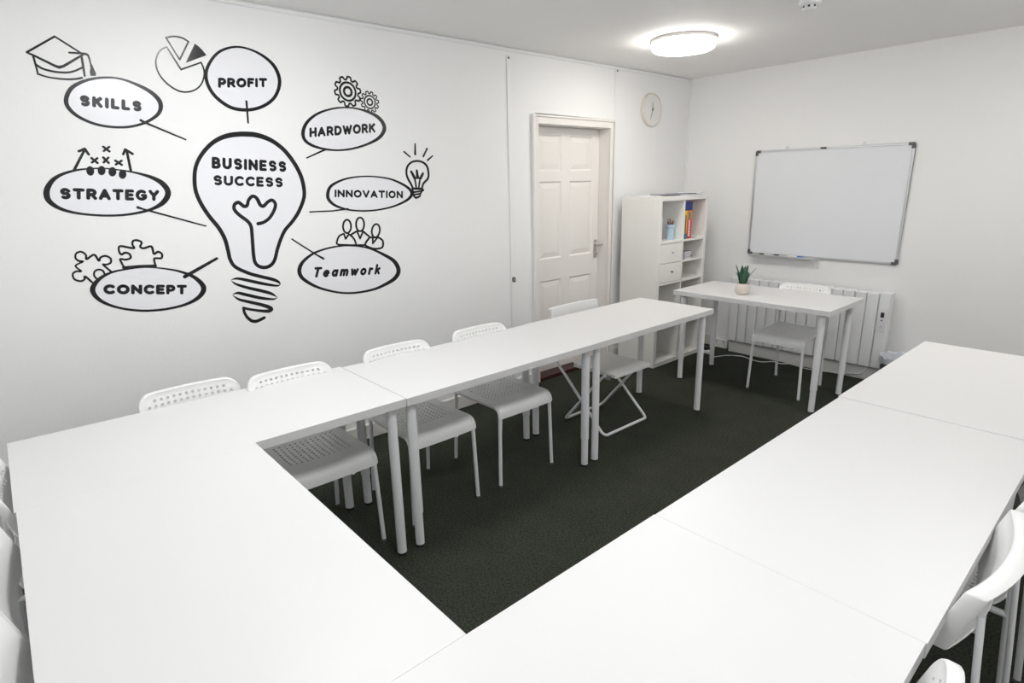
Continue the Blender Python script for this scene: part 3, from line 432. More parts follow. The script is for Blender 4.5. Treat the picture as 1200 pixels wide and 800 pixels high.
def words(mb, text, quad, x, slant=0):
    bl, br, tr, tl = [Vector(q) for q in quad]
    hm = ((tl - bl).length + (tr - br).length) / 2; wm = ((br - bl).length + (tr - tl).length) / 2
    sw = WR[text] * hm; ch = hm - sw
    adv = sum(GL[c][0] for c in text); n = len(text)
    ink = {'SKILLS': .16, 'STRATEGY': .11, 'CONCEPT': .11, 'PROFIT': .10, 'HARDWORK': .10, 'INNOVATION': .13, 'Teamwork': .20}.get(text, .13) * hm
    ux = (wm - sw - (n - 1) * (sw + ink)) / adv; gap = (sw + ink) / ux
    def mp(a, b):      # a along word in design units, b 0..1 height
        fx = (sw / 2 + a * ux) / wm; fy = (sw / 2 + b * ch) / hm
        fx += slant * b * ch / wm
        lo = bl.lerp(br, fx); hi = tl.lerp(tr, fx); return lo.lerp(hi, fy)
    a0 = 0
    for c in text:
        wd, st = GL[c]
        for s_ in st:
            split_ribbon(mb, [(*mp(a0 + p[0], p[1]), sw) for p in s_], False, x)
        a0 += wd + gap
MLAB = {
 'skills': 'oval wall sticker reading SKILLS under a graduation cap drawing',
 'strategy': 'oval wall sticker reading STRATEGY with arrows, dots and crosses',
 'concept': 'oval wall sticker reading CONCEPT with two jigsaw pieces',
 'profit': 'round wall sticker reading PROFIT beside a pie chart drawing',
 'hardwork': 'oval wall sticker reading HARDWORK with two gear wheels',
 'innovation': 'oval wall sticker reading INNOVATION with a small glowing light bulb',
 'teamwork': 'oval wall sticker reading Teamwork below three outlined people',
 'bulb': 'large light bulb wall sticker reading BUSINESS SUCCESS'}
DRAWN = {'skills': 'graduation_cap_drawing', 'strategy': 'game_plan_drawing', 'concept': 'jigsaw_drawing', 'profit': 'pie_chart_drawing', 'hardwork': 'gear_drawing', 'innovation': 'light_bulb_drawing', 'teamwork': 'people_drawing', 'bulb': 'bulb_outline'}
for key, dd in MUR.items():
    allp = dd['outline'] or dd['film']
    cy = sum(p[0] for p in allp) / len(allp); cz = sum(p[1] for p in allp) / len(allp)
    t = thing('wall_sticker', MLAB[key], 'wall sticker', (0, cy, cz), group='black vinyl mural on the long wall')
    fm = MB(); tp = [p[:2] for p in (catmull(dd['outline'], True, 4) if dd['outline'] else catmull([(*p, 0) for p in dd['film']], True, 3))]
    fm.prism(tp, lambda a, b, h: (.0001 + h, a, b), .0004)
    wpart('backing_film', fm, 'film', t, smooth=0, fix=False)
    if dd['outline']:
        mb = MB(); ribbon(mb, catmull(dd['outline'], True, 6), True, .0009); wpart('oval_outline', mb, 'vinyl', t, smooth=0, solid=.0003, fix=False)
    for txt, quad, _w in dd['text']:
        mb = MB(); words(mb, txt, quad, .0008, .25 if txt == 'Teamwork' else 0)
        wpart('lettering', mb, 'vinyl', t, smooth=0, fix=False)
    if dd['conn']:
        mb = MB()
        for c, s_, p in dd['conn']: ribbon(mb, p, False, .0013)
        wpart('connecting_line', mb, 'vinyl', t, smooth=0, fix=False)
    mb = MB()
    for c, s_, p in dd['draw']:
        kk = 1.0 if key == 'bulb' else 1.22
        p = [(q[0], q[1], q[2] * kk) for q in p]
        (ribbon if s_ else split_ribbon)(mb, catmull(p, c, 5) if s_ else p, c, .0007)
    for s_ in dd['solids']:
        EX[0] += 1; flat(mb, [p[:2] for p in catmull([(*p, 0) for p in s_], True, 2)] if len(s_) > 6 else s_, .0011 + (EX[0] % 7) * 1e-5)
    for gy, gz, gr, nt_ in dd.get('gears', []):
        pr = []; nt_ = int(nt_)
        for k in range(nt_):
            for (da, rr) in ((-.30, .80), (-.17, .98), (.17, .98), (.30, .80)):
                a = 2 * PI * (k + .2) / nt_ + da * 2 * PI / nt_ * 1.15; pr.append((gy + gr * rr * math.cos(a), gz + gr * rr * math.sin(a), gr * .125))
        ribbon(mb, catmull(pr, True, 2), True, .0007)
        for rr, ww in ((.60, .15), (.29, .17)):
            ribbon(mb, [(gy + gr * rr * math.cos(2 * PI * k / 28), gz + gr * rr * math.sin(2 * PI * k / 28), gr * ww) for k in range(28)], True, .0007)
    wpart(DRAWN[key], mb, 'vinyl', t, smooth=0, fix=False)

# ------------------------------------------------------------------ wall clock
ck = thing('wall_clock', 'round cream wall clock high beside the door', 'clock', (0, -.61, 2.158))
R = .136
wpart('clock_case', MB().lathe([(R * .98, 0), (R, .006), (R, .024), (R * .985, .030), (R * .93, .031), (R * .91, .026), (.001, .026)], n=48), 'clock_rim', ck)
c = ck.children[0]; c.data.transform(Matrix.Rotation(PI / 2, 4, 'Y') @ Matrix.Translation(worldloc(ck))) ; c.data.update()
f = wpart('clock_face', MB().tube([(.0262, -.61, 2.158), (.0268, -.61, 2.158)], R * .90, 48), 'clock_face', ck)
def hand(y1, z1, w_, xx):
    a = Vector((-.61, 2.158)); b = Vector((y1, z1)); t = (b - a).normalized(); n = Vector((-t.y, t.x)) * w_; a = a - t * .015
    return MB().prism([tuple(a + n), tuple(b + n * .5), tuple(b - n * .5), tuple(a - n)], lambda p, q, h: (xx + h, p, q), .001)
wpart('hour_hand', hand(-.612, 2.215, .003, .029), 'hand', ck, smooth=0)
wpart('minute_hand', hand(-.638, 2.078, .0022, .031), 'hand', ck, smooth=0)
wpart('hand_hub', MB().tube([(.0265, -.61, 2.158), (.033, -.61, 2.158)], .006, 16), 'hand', ck)

# ------------------------------------------------------------------ ceiling things
def ceiling_lamp(x, y, label, dm):
    t = thing('ceiling_lamp', label, 'ceiling light', (x, y, H), group='round opal ceiling lights')
    wpart('lamp_base', MB().lathe([(.205, 0), (.21, -.004), (.21, -.020), (.200, -.024)], (x, y, H), 56), 'lamp_base', t)
    wpart('diffuser', MB().lathe([(.200, -.022), (.201, -.050), (.197, -.062), (.186, -.069), (.15, -.072), (.001, -.073)], (x, y, H), 56), dm, t)
    wpart('clip', MB().box(x - .155, x - .147, y - .150, y - .142, H - .026, H - .016), 'corner', t)
    return t
ceiling_lamp(.86, -1.46, 'round white ceiling light glowing near the corner with the clock', 'diffuser')
ceiling_lamp(1.15, -4.20, 'added fill ceiling light, out of view, over the corner table below the mural', 'added_diffuser_mural')  # assumed lamp out of view, added to brighten the mural wall and near tables
ceiling_lamp(2.80, -1.46, 'added fill ceiling light, out of view, over the bin end of the outer row', 'added_diffuser_right')  # unseen lamp added to lift the light on the far walls and tables
ceiling_lamp(2.78, -4.15, 'round white ceiling light above the horseshoe of tables', 'diffuser_cool')
sd = thing('smoke_detector', 'small white smoke detector on the ceiling', 'smoke detector', (1.745, -1.665, H))
wpart('detector_base', MB().lathe([(.053, 0), (.054, -.012), (.052, -.020), (.046, -.022)], (1.745, -1.665, H), 40), 'strip', sd)
wpart('detector_head', MB().lathe([(.044, -.020), (.043, -.024), (.036, -.026), (.036, -.038), (.034, -.044), (.022, -.048), (.001, -.049)], (1.745, -1.665, H), 40), 'strip', sd)
sl = MB()
for k in range(8):
    a = 2 * PI * k / 8 + .3
    sl.add([Vector((1.745, -1.665, H)) + Matrix.Rotation(a, 3, 'Z') @ Vector(v) for v in ((.0362, -.006, -.037), (.0362, .006, -.037), (.0362, .006, -.027), (.0362, -.006, -.027), (.0372, -.006, -.037), (.0372, .006, -.037), (.0372, .006, -.027), (.0372, -.006, -.027))],
           [(0, 3, 2, 1), (4, 5, 6, 7), (0, 1, 5, 4), (2, 3, 7, 6), (1, 2, 6, 5), (3, 0, 4, 7)])
wpart('vent_slots', sl, 'dark', sd)

# ------------------------------------------------------------------ whiteboard
bx0, bx1, bz0, bz1 = .694, 1.874, .912, 1.794; D = .018
wb = thing('whiteboard', 'large wall-mounted whiteboard with aluminium frame', 'whiteboard', (1.28, 0, .90))
wpart('panel', MB().box(bx0 + .006, bx1 - .006, -.012, -.004, bz0 + .006, bz1 - .006), 'board', wb)
fr = MB(); fw = .016
fr.box(bx0, bx1, -D, -.002, bz0, bz0 + fw); fr.box(bx0, bx1, -D, -.002, bz1 - fw, bz1); fr.box(bx0, bx0 + fw, -D, -.002, bz0 + fw, bz1 - fw); fr.box(bx1 - fw, bx1, -D, -.002, bz0 + fw, bz1 - fw)
wpart('frame', fr, 'alu', wb, bevel=.003)
for (cx, cz, sx, sz) in ((bx0, bz0, 1, 1), (bx1, bz0, -1, 1), (bx0, bz1, 1, -1), (bx1, bz1, -1, -1)):
    L_, T_ = .042, .020; o_ = .002
    pl = [(cx - sx * o_, cz - sz * o_ + sz * .01), (cx - sx * o_ + sx * .01, cz - sz * o_), (cx + sx * L_, cz - sz * o_), (cx + sx * L_, cz + sz * T_), (cx + sx * T_, cz + sz * T_), (cx + sx * T_, cz + sz * L_), (cx - sx * o_, cz + sz * L_)]
    wpart('corner_cap', MB().prism(pl, lambda a, b, h: (a, -.001 - h, b), .021), 'corner', wb, bevel=.002)
for x in (.955, 1.538):
    wpart('hanging_bracket', MB().tube([(x - .012, -.010, bz1 + .002), (x - .004, -.008, bz1 + .024), (x + .004, -.008, bz1 + .024), (x + .012, -.010, bz1 + .002)], .0022, 6), 'alu', wb)
tr_ = MB(); tr_.box(.74, 1.30, -.075, -D, bz0 - .004, bz0); tr_.box(.74, 1.30, -.078, -.074, bz0 - .004, bz0 + .010)
wpart('pen_tray', tr_, 'alu', wb, bevel=.001)
tag(wobj('board_magnet', MB().box(1.225, 1.27, -.026, -.018, bz1 - .012, bz1 + .001), 'black_plastic', (1.25, -.02, bz1 - .01), bevel=.002), 'small black magnet on the top edge of the whiteboard', 'magnet')
def marker(x0, x1, capc, body, label, flip=False, y=-.045):
    t = thing('marker_pen', label, 'marker pen', ((x0 + x1) / 2, y, bz0), group='board markers in the pen tray')
    r = .008; z = bz0 + r
    cl = .042; cx = (x0, x0 + cl) if not flip else (x1 - cl, x1); bx = (x0 + cl, x1) if not flip else (x0, x1 - cl)
    wpart('barrel', MB().tube([(bx[0], y, z), (bx[1], y, z)], r * .92, 14), body, t, bevel=.001)
    wpart('pen_cap', MB().tube([(cx[0], y, z), (cx[1], y, z)], r, 14), capc, t, bevel=.001)
marker(.815, .925, 'black_plastic', 'paper', 'white marker with a black cap at the corner end of the pen tray', y=-.04)
marker(.950, 1.065, 'black_plastic', 'alu', 'silver marker with a black cap in the pen tray')
marker(1.068, 1.185, 'blue_plastic', 'paper', 'white marker with a blue cap in the whiteboard pen tray', True)

# ------------------------------------------------------------------ radiator
ra = thing('radiator', 'white panel heater on the wall under the whiteboard', 'radiator', (1.25, -.06, .115))
rx0, rx1, rz0, rz1, ry = .612, 1.895, .115, .700, -.118
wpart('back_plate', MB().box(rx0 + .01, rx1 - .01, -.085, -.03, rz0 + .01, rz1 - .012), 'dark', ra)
ends = MB()
nf = 14; cw = (1.815 - rx0) / nf
for k in range(nf):
    x0 = rx0 + k * cw
    e = MB(); e.prism(rrect(x0 + .0025, x0 + cw - .0025, ry, -.05, (.010, .010, .002, .002), 4), lambda a, b, h: (a, b, rz0 + h), rz1 - rz0 - .002)
    wpart('fin', e, 'radiator', ra, bevel=.002)
wpart('control_end', MB().prism(rrect(1.8175, rx1, ry, -.028, (.012, .012, .002, .002), 4), lambda a, b, h: (a, b, rz0 + h), rz1 - rz0 + .006), 'radiator', ra, bevel=.002)
wpart('end_cap', MB().prism(rrect(rx0 - .012, rx0 + .001, ry + .01, -.028, .003, 3), lambda a, b, h: (a, b, rz0 + h), rz1 - rz0 + .004), 'radiator', ra)
top = MB()
for k in range(nf):
    x0 = rx0 + k * cw; top.box(x0 + .012, x0 + cw - .012, -.045, -.034, rz1 - .012, rz1 + .004)
wpart('top_grille', top, 'radiator', ra, bevel=.002)
th = wpart('thermostat', MB().prism(rrect(1.832, 1.882, .405, .585, .006, 4), lambda a, b, h: (a, ry - h, b), .004), 'paper', ra)
wpart('screen', MB().box(1.845, 1.869, ry - .0055, ry - .004, .520, .560), 'dark', th)
wpart('button', MB().tube([(1.857, ry - .004, .498), (1.857, ry - .006, .498)], .006, 12), 'corner', th)
wpart('print_mark', MB().box(1.852, 1.862, ry - .0046, ry - .0041, .452, .455).box(1.849, 1.865, ry - .0046, ry - .0041, .440, .4425), 'corner', th)

# ------------------------------------------------------------------ socket, extension block, cable
so = thing('wall_socket', 'white double socket on the skirting below the heater end', 'socket', (.512, -.022, .005))
wpart('faceplate', MB().prism(rrect(.438, .585, .004, .086, .006, 3), lambda a, b, h: (a, -.022 - h, b), .034), 'strip', so, bevel=.002)
hl = MB()
for cx in (.475, .548):
    hl = MB(); hl.box(cx - .003, cx + .003, -.0565, -.0558, .046, .056); hl.box(cx - .014, cx - .008, -.0565, -.0558, .030, .035); hl.box(cx + .008, cx + .014, -.0565, -.0558, .030, .035)
    hl.box(cx - .005, cx + .005, -.058, -.0558, .066, .074)
    wpart('outlet', hl, 'corner', so)

eb = thing('extension_block', 'white extension block with dark plugs on the carpet behind the desk leg', 'extension lead', (.52, -.30, 0))
wpart('casing', MB().box(.46, .58, -.325, -.275, 0, .03), 'strip', eb, bevel=.005)
wpart('plug', MB().box(.49, .53, -.32, -.28, .03, .065), 'black_plastic', eb, bevel=.006)
wpart('plug', MB().box(.42, .46, -.318, -.283, 0.0, .05), 'black_plastic', eb, bevel=.006)
cpts = [(.575, -.30, .012), (.61, -.35, .006), (.642, -.377, .006), (.70, -.26, .006), (.81, -.19, .006), (.91, -.223, .006), (1.01, -.233, .006), (1.08, -.15, .006), (1.15, -.165, .006), (1.22, -.125, .008), (1.366, -.155, .006), (1.50, -.125, .008), (1.60, -.106, .012), (1.70, -.106, .034), (1.76, -.106, .045), (1.79, -.106, .09), (1.80, -.108, .14)]
tag(wobj('power_cable', MB().tube([tuple(p) for p in catmull(cpts, False, 6)], .0036, 8), 'strip', (1.0, -.2, 0)), 'thin white cable wandering over the carpet to the heater', 'cable')

# ------------------------------------------------------------------ shelving unit
SX0, SX1, SY0, SY1, SZ = .075, .455, -1.055, -.335, 1.440
su = thing('shelving_unit', 'tall white cube shelving unit against the mural wall', 'shelving unit', (.27, -.70, 0))
wpart('top_panel', MB().box(SX0, SX1, SY0, SY1, SZ - .036, SZ), 'shelf', su, bevel=.0015)
wpart('base_panel', MB().box(SX0, SX1, SY0, SY1, .006, .044), 'shelf', su, bevel=.0015)
for (a, b_) in ((SY0, SY0 + .036), (SY1 - .036, SY1)):
    wpart('side_panel', MB().box(SX0, SX1, a, b_, .044, SZ - .036), 'shelf', su, bevel=.0015)
for x in (SX0 + .02, SX1 - .04):
    for y in (SY0 + .02, SY1 - .04): wpart('glide', MB().box(x, x + .02, y, y + .02, 0, .006), 'grey_foot', su)
ym = (SY0 + SY1) / 2; c0y, c0z = SY0 + .036, None
wpart('divider', MB().box(SX0, SX1 - .002, ym - .009, ym + .009, .044, SZ - .036), 'shelf', su, bevel=.001)
zc = [1.404]; CH = .3265
rows = []
zt = 1.404
for k in range(4): rows.append((zt - CH, zt)); zt -= CH + .018
cells = {}
for k, (z0, z1) in enumerate(rows):
    for c_, (y0, y1) in enumerate(((SY0 + .036, ym - .009), (ym + .009, SY1 - .036))):
        cells[(k, c_)] = (y0, y1, z0, z1)
        if k < 3: wpart('shelf', MB().box(SX0, SX1 - .002, y0, y1, z0 - .018, z0), 'shelf', su, bevel=.001)
y0, y1, z0, z1 = cells[(1, 0)]
for (za, zb) in ((z0 + .004, (z0 + z1) / 2 - .002), ((z0 + z1) / 2 + .002, z1 - .004)):
    dr = wpart('drawer', MB().box(SX0 + .04, SX1 - .016, y0 + .006, y1 - .006, za, zb).box(SX1 - .016, SX1 - .002, y0 + .003, y1 - .003, za, zb), 'shelf', su, bevel=.0015)
    kz = (za + zb) / 2 + .004; ky = (y0 + y1) / 2 + .01
    wpart('knob', MB().tube([(SX1 - .002, ky, kz), (SX1 + .006, ky, kz), (SX1 + .008, ky, kz), (SX1 + .016, ky, kz)], [.004, .004, .008, .007], 14), 'corner' if za < z0 + .01 else 'alu', dr)
y0, y1, z0, z1 = cells[(1, 1)]
wpart('insert_shelf', MB().box(SX0 + .01, SX1 - .006, y0 + .002, y1 - .002, .883, .898), 'shelf', su, bevel=.001)
# contents
cf = cells[(0, 0)][2]
cup = thing('pencil_cup', 'pale blue pencil cup on the upper shelf', 'cup', (.375, -.775, cf))
wpart('beaker', MB().lathe([(.001, 0), (.030, 0), (.031, .002), (.034, .070), (.035, .098), (.040, .102), (.042, .128), (.0395, .129), (.033, .099), (.030, .01), (.001, .008)], (.375, -.775, cf), 32, cap=False), 'blue_cup', cup)
rr = random.Random(3)
for k in range(9):
    a = 2 * PI * k / 9; b0 = Vector((.375 + .010 * math.cos(a + 2.5), -.775 + .010 * math.sin(a + 2.5), cf + .01)); d_ = Vector((.028 * math.cos(a), .028 * math.sin(a), .122))
    ln = rr.uniform(1.30, 1.52)
    pc = thing('pencil', '', 'pencil', tuple(b0), group='pencils in the pale blue cup')
    pc['label'] = 'short brown pencil standing in the pale blue cup'
    tip = b0 + d_ * ln
    wpart('shaft', MB().tube([b0, b0 + d_ * (ln - .12)], .0042, 6), 'pencil' if k % 3 else 'pencil2', pc)
    wpart('pencil_tip', MB().tube([b0 + d_ * (ln - .12), tip], [.0042, .0008], 6), 'pot', pc)
tag(wobj('white_folder', MB().box(.12, .435, -.992, -.980, cf, cf + .20), 'paper', (.28, -.986, cf), bevel=.002), 'white folder leaning beside the pencil cup', 'folder')
cf = cells[(0, 1)][2]; yb = ym + .009
def carton(name, y0_, y1_, h, cols, label, cat, x0_=.25, x1_=.445, zb=cf, words_=None):
    t = thing(name, label, cat, ((x0_ + x1_) / 2, (y0_ + y1_) / 2, zb))
    zz = zb
    for pn, cm, hh in cols:
        wpart(pn, MB().box(x0_, x1_, y0_, y1_, zz, zz + hh * h), cm, t, bevel=.001); zz += hh * h
    return t
t = carton('book', yb + .006, yb + .050, .312, (('spine', 'yellow', .76), ('spine_top', 'navy', .24)), 'tall yellow book with a navy top on the upper shelf', 'book')
wpart('spine_print', MB().box(.445, .4456, yb + .022, yb + .038, cf + .03, cf + .20), 'navy', t)
t = carton('book', yb + .052, yb + .122, .312, (('spine', 'red', .52), ('spine_band', 'orange', .24), ('spine_top', 'navy', .24)), 'tall red and orange book with a navy top on the upper shelf', 'book')
wp = MB()
for k in range(9): wp.box(.445, .4456, yb + .072, yb + .098, cf + .02 + k * .0155, cf + .031 + k * .0155)
wpart('spine_print', wp, 'paper', t)
wpart('spine_print', MB().box(.445, .4456, yb + .070, yb + .096, cf + .165, cf + .22), 'teal', t)
tag(wobj('tape_roll', MB().tube([(.4465, yb + .028, cf + .025), (.4525, yb + .028, cf + .025)], .025, 24), 'teal', (.449, yb + .028, cf), bevel=.003), 'small teal roll of tape in front of the yellow book', 'tape')
def leafs(mb, cx, cy, z, w_, d_, ang, n, th, jitter, rnd):
    for k in range(n):
        a = ang + rnd.uniform(-jitter, jitter); mt = Matrix.Translation((cx + rnd.uniform(-jitter, jitter) * .1, cy + rnd.uniform(-jitter, jitter) * .1, z + k * th)) @ Matrix.Rotation(a, 4, 'Z')
        mb.box(-w_ / 2, w_ / 2, -d_ / 2, d_ / 2, 0, th * .9, mt)
rnd = random.Random(5)
mb = MB(); leafs(mb, .38, yb + .195, cf, .11, .10, .3, 4, .004, .15, rnd)
tag(wobj('paper_pile', mb, 'paper', (.33, yb + .16, cf), smooth=0), 'loose white papers lying beside the coloured books', 'papers')
for k in range(4):
    z = .898 + k * .017
    t = thing('notebook', ['white notebook at the bottom of the pile on the small shelf', 'white notebook second from the bottom of the pile on the small shelf', 'white notebook third from the bottom of the pile on the small shelf', 'white notebook on top of the pile on the small shelf'][k], 'notebook', (.33, yb + .12, z), group='notebooks on the small shelf')
    o1 = rnd.uniform(-.008, .008)
    wpart('pages', MB().box(.24, .425 + o1, yb + .070 + o1, yb + .175 + o1, z + .001, z + .014), 'paper', t)
    wpart('cover', MB().box(.239, .427 + o1, yb + .069 + o1, yb + .176 + o1, z + .014, z + .016).box(.239, .427 + o1, yb + .069 + o1, yb + .176 + o1, z, z + .001), 'paper_grey', t)
for k in range(2):
    t = wobj('leaflet_bundle', MB().box(.33, .44, yb + .008, yb + .058, .898 + k * .032, .928 + k * .032, Matrix.Translation((.0, .0, 0))), 'paper_grey', (.35, yb + .02, .898 + k * .032), bevel=.004)
    tag(t, ['lower dark printed bundle beside the notebooks', 'upper dark printed bundle beside the notebooks'][k], 'leaflets', 'printed bundles on the small shelf')
for k, (x, y, a, m_, lb) in enumerate(((.22, -.90, .1, 'paper', 'white paper sheets on the shelving unit top at the door end'), (.30, -.76, -.25, 'paper_grey', 'grey printed sheet on top of the shelving unit'),
        (.28, -.62, .2, 'paper', 'white paper sheets in the middle of the shelving unit top'), (.27, -.47, -.15, 'paper_grey', 'grey printed sheets on the shelving unit top near the wall corner'), (.33, -.43, .35, 'paper', 'white sheet lying uppermost near the corner of the shelving unit'))):
    mb = MB(); n_ = 5
    leafs(mb, x, y, SZ + (0, .0075, 0, .0075, .015)[k], .20, .17 if k else .22, a, 3, .0022, .08, rnd)
    tag(wobj('paper_sheets', mb, m_, (x, y, SZ + (0, .0075, 0, .0075, .015)[k]), smooth=0), lb, 'papers', 'papers on the shelving unit')

# ------------------------------------------------------------------ waste bin
bn = thing('waste_bin', 'grey waste bin with a plastic liner beside the heater', 'bin', (2.045, -.20, 0))
wpart('bucket', MB().lathe([(.001, .002), (.10, 0), (.105, .005), (.125, .26), (.128, .265), (.122, .262), (.10, .01), (.001, .008)], (2.045, -.235, 0), 36, cap=False), 'bin', bn)
lp = MB(); N = 72; prof = [(.02, .03), (.09, .035), (.102, .10), (.114, .24), (.119, .270), (.132, .275), (.136, .262), (.133, .225)]
for i, (r, z) in enumerate(prof):
    for j in range(N):
        a = 2 * PI * j / N; q = .004 * math.sin(9 * a + i) + .003 * math.sin(17 * a + 2 * i)
        lp.v.append((2.045 + (r + q * (.3 if i < 6 else .6)) * math.cos(a), -.235 + (r + q * (.3 if i < 6 else .6)) * math.sin(a), z + (q * 1.2 if i > 3 else 0)))
for i in range(len(prof) - 1):
    for j in range(N): lp.f.append((i * N + j, i * N + (j + 1) % N, (i + 1) * N + (j + 1) % N, (i + 1) * N + j))
wpart('bin_liner', lp, 'liner', bn, solid=.0008)

# ------------------------------------------------------------------ tables
TH = .7305
def leg(x, y, zt, parent, adj):
    if adj:
        o = obj('leg', MB().tube([(x, y, zt), (x, y, .165)], .0225, 24), 'steel_white', parent, bevel=.001)
        obj('inner_tube', MB().tube([(x, y, .20), (x, y, .008)], .0195, 24), 'steel_white', o)
        obj('foot', MB().tube([(x, y, .010), (x, y, 0)], [.021, .0215], 24), 'rubber', o)
        obj('mounting_plate', MB().tube([(x, y, zt), (x, y, zt - .004)], .035, 24), 'grey_foot', o)
    else:
        o = obj('leg', MB().tube([(x, y, zt), (x, y, .008)], [.0205, .0205], 24), 'steel_white', parent)
        obj('foot', MB().tube([(x, y, .010), (x, y, 0)], [.0215, .022], 24), 'rubber', o)
        obj('mounting_plate', MB().tube([(x, y, zt), (x, y, zt - .004)], .035, 24), 'grey_foot', o)
def table(x0, x1, y0, y1, label, adj, group='meeting tables set in a horseshoe', rz=0, top=TH, ins=(.052, .045), cat='table', name='table', bev=.0006):
    cx, cy = (x0 + x1) / 2, (y0 + y1) / 2; hx, hy = (x1 - x0) / 2, (y1 - y0) / 2
    t = thing(name, label, cat, (cx, cy, 0), rz, group)
    obj('tabletop', MB().box(-hx, hx, -hy, hy, top - .034, top), 'laminate', t, bevel=bev)
    ix, iy = (ins if hy > hx else ins[::-1])
    for sx in (-1, 1):
        for sy in (-1, 1): leg(sx * (hx - ix), sy * (hy - iy), top - .034, t, adj)
    return t
g_ = .0012
table(.675, 1.274, -2.752, -1.572, 'white table at the free end of the row by the mural wall, nearest the door', False)
table(.684, 1.276, -3.952, -2.7525, 'white middle table of the row by the mural wall, on telescopic legs', True)
table(.664, 1.273, -5.196, -3.9545, 'white corner table below the mural with two chair backs behind it', False)
table(1.2733, 2.4708, -5.191, -4.5535, 'white table closing the near end of the horseshoe crosswise', False)
table(2.4712, 3.0725, -5.140, -3.9385, 'white table nearest the camera in the row opposite the mural', False)
table(2.473, 3.075, -3.938, -2.712, 'white middle table in the row opposite the mural', False, ins=(.055, .042))
table(2.470, 3.070, -2.7122, -1.566, 'white far end table of the row opposite the mural, beside the bin', True, top=TH + .004, bev=.0018)
table(.684, 1.848, -1.158, -.548, 'white desk with a potted plant in front of the heater', True, group=None, rz=.006, cat='desk', name='desk', ins=(.06, .065))

# ------------------------------------------------------------------ chairs
W2 = .195
prof = [(-.383, .478), (-.372, .466), (-.352, .459), (-.30, .455), (-.20, .452), (-.10, .454), (-.055, .455), (-.030, .450), (-.012, .438), (-.003, .420), (.0, .400), (.001, .388)]
PL = [0]
for a, b_ in zip(prof, prof[1:]): PL.append(PL[-1] + math.hypot(b_[0] - a[0], b_[1] - a[1]))
def along(t):
    for i in range(len(PL) - 1):
        if t <= PL[i + 1] or i == len(PL) - 2:
            k = (t - PL[i]) / (PL[i + 1] - PL[i]); a, b_ = prof[i], prof[i + 1]; return a[0] + (b_[0] - a[0]) * k, a[1] + (b_[1] - a[1]) * k
def seatmap(s, t):
    x, z = along(t); u = s / W2
    dish = -.012 * (1 - u * u) * (1 if t < .33 else max(0.0, 1 - (t - .33) / .09) * .8 + .2)
    edge = -.006 * max(0, abs(u) - .88) / .12
    x += .010 * (1 - u * u) * (0 if t > .1 else (1 - t / .1)) * -1
    return (x, s, z + dish + edge)
holes = []
for r in range(9):
    for c_ in range(12): holes.append(((c_ - 5.5) * .0242, .055 + r * .0242))
Lp = PL[-1]
v2, f2 = perforated(rrect(-W2, W2, 0, Lp, (.045, .045, .02, .02), 5), holes, .0056, .019, ratio=1.15)
seat = MB(); seat.add([seatmap(a, b_) for a, b_ in v2], f2)
BW = .192; BH = .158
def backmap(s, t, back=0.0):
    u = s / BW; f_ = t / BH
    x = -.335 - .048 * f_ - .030 * (1 - u * u) - back
    return (x, s, .625 + t)
bo = rrect(-BW, BW, 0, BH, (.012, .012, .052, .052), 7)
bh = []
for r, n_ in ((0, 12), (1, 14), (2, 14), (3, 12)):
    for c_ in range(n_): bh.append(((c_ - (n_ - 1) / 2) * .0238, BH - .031 - r * .0215))
def shrink(poly, d):
    x0 = min(p[0] for p in poly); x1 = max(p[0] for p in poly); y0_ = min(p[1] for p in poly); y1_ = max(p[1] for p in poly)
    cx, cy = (x0 + x1) / 2, (y0_ + y1_) / 2; kx = (x1 - x0 - 2 * d) / (x1 - x0); ky = (y1_ - y0_ - 2 * d) / (y1_ - y0_)
    return [(cx + (p[0] - cx) * kx, cy + (p[1] - cy) * ky) for p in poly]
# rim: dense outline rings rolling over to the rear flange
def dens(poly, step=.012):
    O = []
    for i in range(len(poly)):
        a = Vector(poly[i]); b_ = Vector(poly[(i + 1) % len(poly)]); k = max(1, int((b_ - a).length / step))
        for j in range(k): O.append(a.lerp(b_, j / k))
    return O
bi = [tuple(p) for p in shrink([tuple(q) for q in dens(bo)], .0062)]
v2, f2 = perforated(bi, bh, .0064, .02)
back = MB(); back.add([backmap(a, b_, .002) for a, b_ in v2], f2)
rim = MB(); rings = [(.0062, .002), (.0035, .0), (.0012, .0015), (0, .006), (0, .021), (.002, .024)]
R0 = dens(bo); n_ = len(R0)
for d_, bk in rings:
    for p in shrink([tuple(q) for q in R0], d_): rim.v.append(backmap(p[0], p[1], bk))
for i in range(len(rings) - 1):
    for j in range(n_): rim.f.append((i * n_ + j, i * n_ + (j + 1) % n_, (i + 1) * n_ + (j + 1) % n_, (i + 1) * n_ + j))
BWS, BHS = .220, .150          # wider solid backrest
def backmap_s(s, t, back=0.0):
    u = s / BWS; f_ = t / BHS
    return (-.335 - .048 * f_ - .034 * (1 - u * u) - back, s, .633 + t)
bo_s = rrect(-BWS, BWS, 0, BHS, .006, 3)
R1 = dens(bo_s); n1 = len(R1)
v2s, f2s = perforated([tuple(p) for p in shrink([tuple(q) for q in R1], .0062)], [], .004, .022)
back_s = MB(); back_s.add([backmap_s(a, b_, .002) for a, b_ in v2s], f2s)
rings_s = [(.0062, .002), (.0035, .0), (.0012, .0015), (0, .006), (0, .034), (.002, .037)]
rim_s = MB()
for d_, bk in rings_s:
    for p in shrink([tuple(q) for q in R1], d_): rim_s.v.append(backmap_s(p[0], p[1], bk))
for i in range(len(rings_s) - 1):
    for j in range(n1): rim_s.f.append((i * n1 + j, i * n1 + (j + 1) % n1, (i + 1) * n1 + (j + 1) % n1, (i + 1) * n1 + j))
